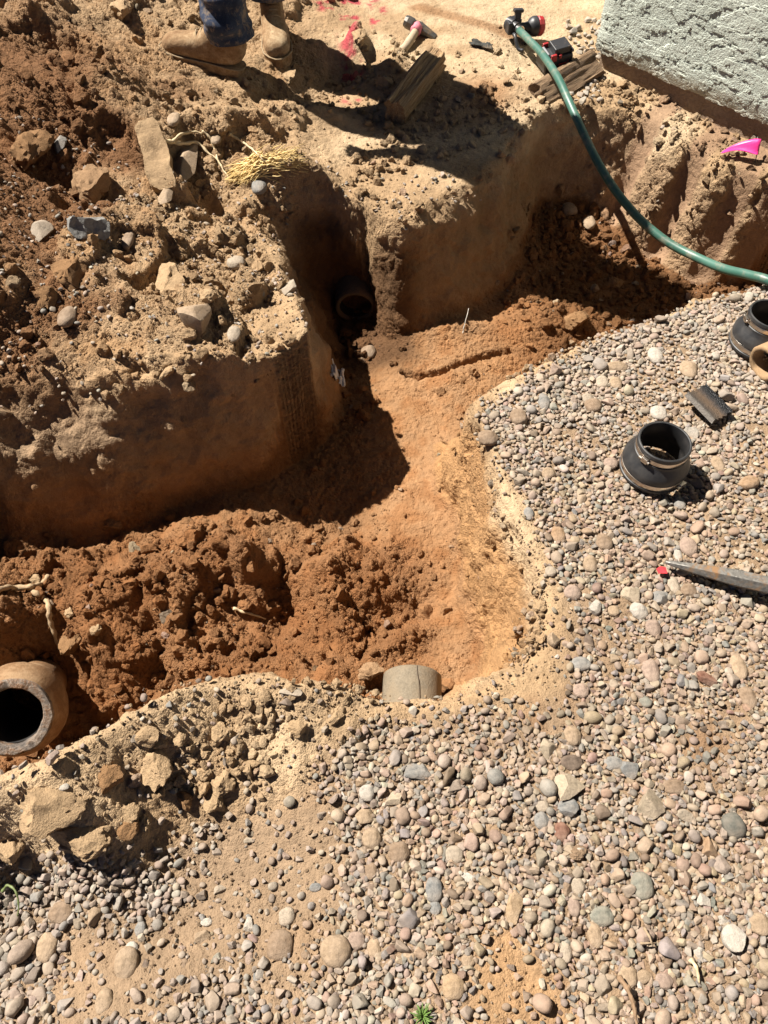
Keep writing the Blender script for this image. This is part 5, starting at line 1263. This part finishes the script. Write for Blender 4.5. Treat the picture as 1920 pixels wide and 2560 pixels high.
# ------------------------------------------------------------------ loose gravel and soil crumbs
def pick(n): 
    i = rng.choice(len(PAL), n, p=PALW); return PAL[i] * rng.uniform(.82, 1.18, (n, 1)) * (1 + rng.normal(0, .035, (n, 3)))
def gravel_cover(x, y):
    z = zones(x, y); _, t, _ = None, H(x, y)(Tt), None
    topm = sstep(.66, .88, t)
    g = z['gravel'] * topm
    near_ridge = sstep(.30, .36, y) * sstep(.15, -.05, x) * sstep(1.0, .8, y)
    return g, z['house_stones'] * topm, z['shade_gravel'] * topm, near_ridge * topm
cand_R = [(.0150, .019, 130, .95), (.0110, .0145, 1700, .90), (.0080, .0108, 8000, .84), (.0054, .0078, 65000, .79), (.0034, .0053, 150000, .77)]
PEB = []
for r0, r1, n, f in cand_R:
    x = rng.uniform(-1.15, 1.75, n); y = rng.uniform(-.12, 2.35, n); r = rng.uniform(r0, r1, n)
    # only where the place shows gravel and within the reach of a camera nearby
    g, hs, sg, nr = gravel_cover(x, y)
    vis = np.abs(x) < .60 * (y * .59 + 1.2) * 1.0 + .3
    den = np.clip(1.15 * g ** 1.6 * (.22 + .78 * sstep(-.42, -.12, fbm(x * 4.2, y * 4.2, seed=96, octs=3))) + sg + .006 * (r < .012) + .02 * (r < .007), 0, 1)
    keep = (rng.uniform(0, 1, n) < den) & vis & (H(x, y)(Tt) > .70)
    for a, b, c in zip(x[keep], y[keep], r[keep]):
        if SP.fits(a, b, c, f): SP.add(a, b, c); PEB.append((a, b, c))
# the stony bed under them: chips lying any way, lower down
n = 90000; x = rng.uniform(-1.15, 1.75, n); y = rng.uniform(-.12, 2.3, n); r = .0034 * (.0100 / .0034) ** (rng.uniform(0, 1, n) ** 2.2)
g, hs, sg, nr = gravel_cover(x, y); keep = (rng.uniform(0, 1, n) < np.clip(g ** 2 * 1.1 * (.3 + .7 * sstep(-.42, -.12, fbm(x * 4.2, y * 4.2, seed=96, octs=3))) + .6 * sg, 0, 1)) & (np.abs(x) < .60 * (y * .59 + 1.2) + .3) & (H(x, y)(Tt) > .93)
BED = np.stack([x, y, r], -1)[keep]
# crushed stones in the corner by the house
n = 900; x = rng.uniform(.55, .95, n); y = rng.uniform(2.55, 3.5, n); r = rng.uniform(.007, .015, n)
hs = soft(x, y, Z_STONES, .03, 55); keep = (rng.uniform(0, 1, n) < hs) & (H(x, y)(Tt) > .97)
HST = []
for a, b, c in zip(x[keep], y[keep], r[keep]):
    if SP.fits(a, b, c, .85): SP.add(a, b, c); HST.append((a, b, c))
def stones(P_, name, label, mat, palette, sharp=.5, lift=None):
    lift = np.zeros(len(P_)) if lift is None else lift
    A = np.array(P_); n = len(A); r = A[:, 2]; el = rng.uniform(.8, 1.28, n); fl = rng.uniform(.5, .85, n)
    sc = np.stack([r * el * 1.08, r / el * 1.08, r * fl], -1)
    z = H(A[:, 0], A[:, 1])(Hh) + sc[:, 2] * np.where(lift > 0, rng.uniform(-.1, .5, n), rng.uniform(.15, .8, n)) + np.where(lift > 0, 0, .002)
    M = rot_z_tilt(n, .30, rng) * sc[:, None, :]
    pos = np.stack([A[:, 0], A[:, 1], z], -1); cols = palette(n, A); items = []
    kinds = rng.uniform(0, 1, n) < sharp + .3 * (lift > 0); big = r > .0088
    for k in range(26):
        for sub, bsel in ((3, big), (2, ~big)):
            kd = 'sharp' if k % 2 else 'round'
            sel = (kinds == bool(k % 2)) & bsel & (np.arange(n) % 13 == k // 2)
            v, f = stone_shape(sub, 100 + k, kd); items.append((v, f, pos[sel], M[sel], cols[sel], not (kd == 'sharp' and sub == 2)))
    o = merge(name, items, mat); o['kind'] = 'stuff'; o['label'] = label; return o
def gpal(n, A):
    c = pick(n); y, x = A[:, 1], A[:, 0]
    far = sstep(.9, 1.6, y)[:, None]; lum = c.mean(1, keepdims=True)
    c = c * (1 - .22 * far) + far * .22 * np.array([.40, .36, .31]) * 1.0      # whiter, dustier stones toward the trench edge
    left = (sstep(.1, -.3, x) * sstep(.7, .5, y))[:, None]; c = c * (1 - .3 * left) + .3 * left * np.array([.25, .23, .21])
    wetp = np.maximum(soft(x, y, Z_DIRT3, .05, 53), soft(x, y, Z_DIRT4, .05, 54))[:, None]; return c * (1 - .35 * wetp)
PEB = np.concatenate([np.array(PEB), BED]); LOW = np.concatenate([np.zeros(len(PEB) - len(BED)), np.ones(len(BED))])
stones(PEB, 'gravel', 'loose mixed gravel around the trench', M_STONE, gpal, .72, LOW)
stones(HST, 'crushed_stone', 'crushed pale stones by the house corner', M_STONE, lambda n, A: pick(n) * .5 + np.array([.40, .37, .31]) * .5, .95)

def crumbs(name, label, N, area, dens, r0, r1, power, mat, subs=(2,), sharpcol=None, seedbase=300, pebble=0.0, lift=.25):
    x = rng.uniform(area[0], area[1], N); y = rng.uniform(area[2], area[3], N); d = dens(x, y)
    keep = rng.uniform(0, 1, N) < d; x, y = x[keep], y[keep]; n = len(x)
    r = r0 * (r1 / r0) ** (rng.uniform(0, 1, n) ** power)
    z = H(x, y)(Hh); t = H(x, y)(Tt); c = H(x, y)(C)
    sc = np.stack([r * rng.uniform(.8, 1.2, n), r * rng.uniform(.8, 1.2, n), r * rng.uniform(.65, 1, n)], -1); M = rot_z_tilt(n, .8, rng) * sc[:, None, :]
    cols = c * rng.uniform(.80, 1.15, (n, 1)); pm = rng.uniform(0, 1, n) < pebble; cols[pm] = pick(int(pm.sum())) * .7 + cols[pm] * .35
    pos = np.stack([x, y, z + r * lift], -1); items = []
    for k in range(12):
        for s_, sel0 in ((3, r > .010), (2, (r <= .010) & (r > .0035)), (1, r <= .0035)):
            sel = sel0 & (np.arange(n) % 12 == k); 
            if s_ == 3 or not k % 2: v, f = stone_shape(s_, seedbase + k, 'clod')
            else: v, f = stone_shape(s_, seedbase + k, 'sharp')
            items.append((v, f, pos[sel], M[sel], cols[sel], False))
    o = merge(name, items, mat); o['kind'] = 'stuff'; o['label'] = label; return o, n
def clump(x, y, s, seed, a=-.1, b=.3): return sstep(a, b, fbm(x * s, y * s, seed=seed, octs=3))
def d_heap(x, y):
    t = H(x, y)(Tt); m = sstep(.0, -.35, x) * sstep(1.22, 1.32, y) * sstep(.35, .85, t)
    return np.clip(m * (.12 + .88 * clump(x, y, 5, 81)) * (1 - .75 * sstep(2.5, 2.7, y) * sstep(-1.35, -1.2, x)), 0, 1)
def d_floor(x, y):
    t = H(x, y)(Tt); fl = sstep(.25, .05, t); rf = sstep(.25, -.05, x) * sstep(1.36, 1.2, y)
    gl = seg_dist(x, y, [P(u, v, -.36) for u, v in [(868,806),(930,806),(1000,792),(1060,776),(1100,768)]], closed=False); fl = fl * sstep(.02, .05, gl)
    return fl * np.clip(rf * (.15 + .85 * clump(x, y, 6, 82)) + .10 * clump(x, y, 6, 83) + .8 * sstep(.42, .55, x) * clump(x, y, 5, 84, -.3, .2) + .5 * sstep(1.6, 1.7, y) * sstep(.0, -.1, x), 0, 1)
def d_ridge(x, y):
    t = H(x, y)(Tt); return sstep(.1, -.05, x) * sstep(.80, .72, y) * sstep(.36, .42, y) * sstep(.8, .95, t) * np.clip(.06 + .9 * clump(x, y, 8, 85), 0, 1) * (.12 + .88 * sstep(.105, .06, H(x, y)(Hh)))
def d_back(x, y):
    t = H(x, y)(Tt); z = H(x, y)(Hh)
    b = sstep(-.35, -.15, x) * sstep(2.1, 2.25, y) * sstep(.9, .98, t) * (.06 + .5 * clump(x, y, 6, 86, 0, .4)) * sstep(3.3, 2.9, y)
    bank = sstep(.70, .80, x) * sstep(2.0, 2.1, y) * sstep(.15, .4, t) * (1 - .95 * H(x, y)(Gr)) * (.35 + .65 * clump(x, y, 7, 87)) * sstep(3.05, 2.8, y)
    rec = sstep(.35, .45, x) * sstep(2.0, 2.15, y) * sstep(.3, .1, t) * .8
    rim = sstep(.75, .86, t) * sstep(1, .93, t) * sstep(2.0, 2.1, y) * .5
    return np.clip(b + bank + rec + rim, 0, 1)
def d_dirt(x, y):
    g, hs, sg, nr = gravel_cover(x, y); t = H(x, y)(Tt)
    return np.clip((.30 + .5 * clump(x, y, 9, 88)) * sstep(.8, .95, t) * sstep(1.0, .8, g) + .12, 0, 1) * sstep(.85, .97, t)
crumbs('soil_crumbs', 'crumbled soil on the spoil heap', 30000, (-1.9, .05, 1.2, 3.9), d_heap, .0022, .026, 5.0, M_CLOD, pebble=.035)
crumbs('soil_crumbs', 'crumbled soil on the trench floor', 46000, (-1.3, 1.5, .62, 2.7), d_floor, .0022, .026, 5.6, M_CLOD, seedbase=330, pebble=.05)
crumbs('soil_crumbs', 'crumbled soil on the near ridge', 9000, (-1.0, .15, .34, .85), d_ridge, .002, .016, 3.2, M_CLOD, seedbase=360, pebble=.04)
crumbs('soil_crumbs', 'crumbled soil on the far bank and shelf', 34000, (-.5, 1.7, 1.95, 3.6), d_back, .0022, .020, 3.2, M_CLOD, seedbase=390, pebble=.05)
crumbs('grit', 'fine grit in the dirt between the stones', 60000, (-1.15, 1.7, -.12, 2.2), d_dirt, .0014, .0042, 1.6, M_CLOD, seedbase=420, pebble=.45, lift=.4)

def d_bank(x, y):
    t = H(x, y)(Tt); return sstep(.1, .18, x) * sstep(1.75, 1.6, y) * sstep(.6, .68, y) * (.75 * sstep(.55, .95, t) * sstep(.99, .93, t) + .12 * sstep(.02, .2, t) * sstep(1, .9, t)) * (.3 + .7 * clump(x, y, 8, 95))
crumbs('loose_stones', 'stones and crumbs slipping over the edge of the gravel', 26000, (.08, .75, .55, 1.75), d_bank, .0022, .0135, 3.2, M_CLOD, seedbase=450, pebble=.45)
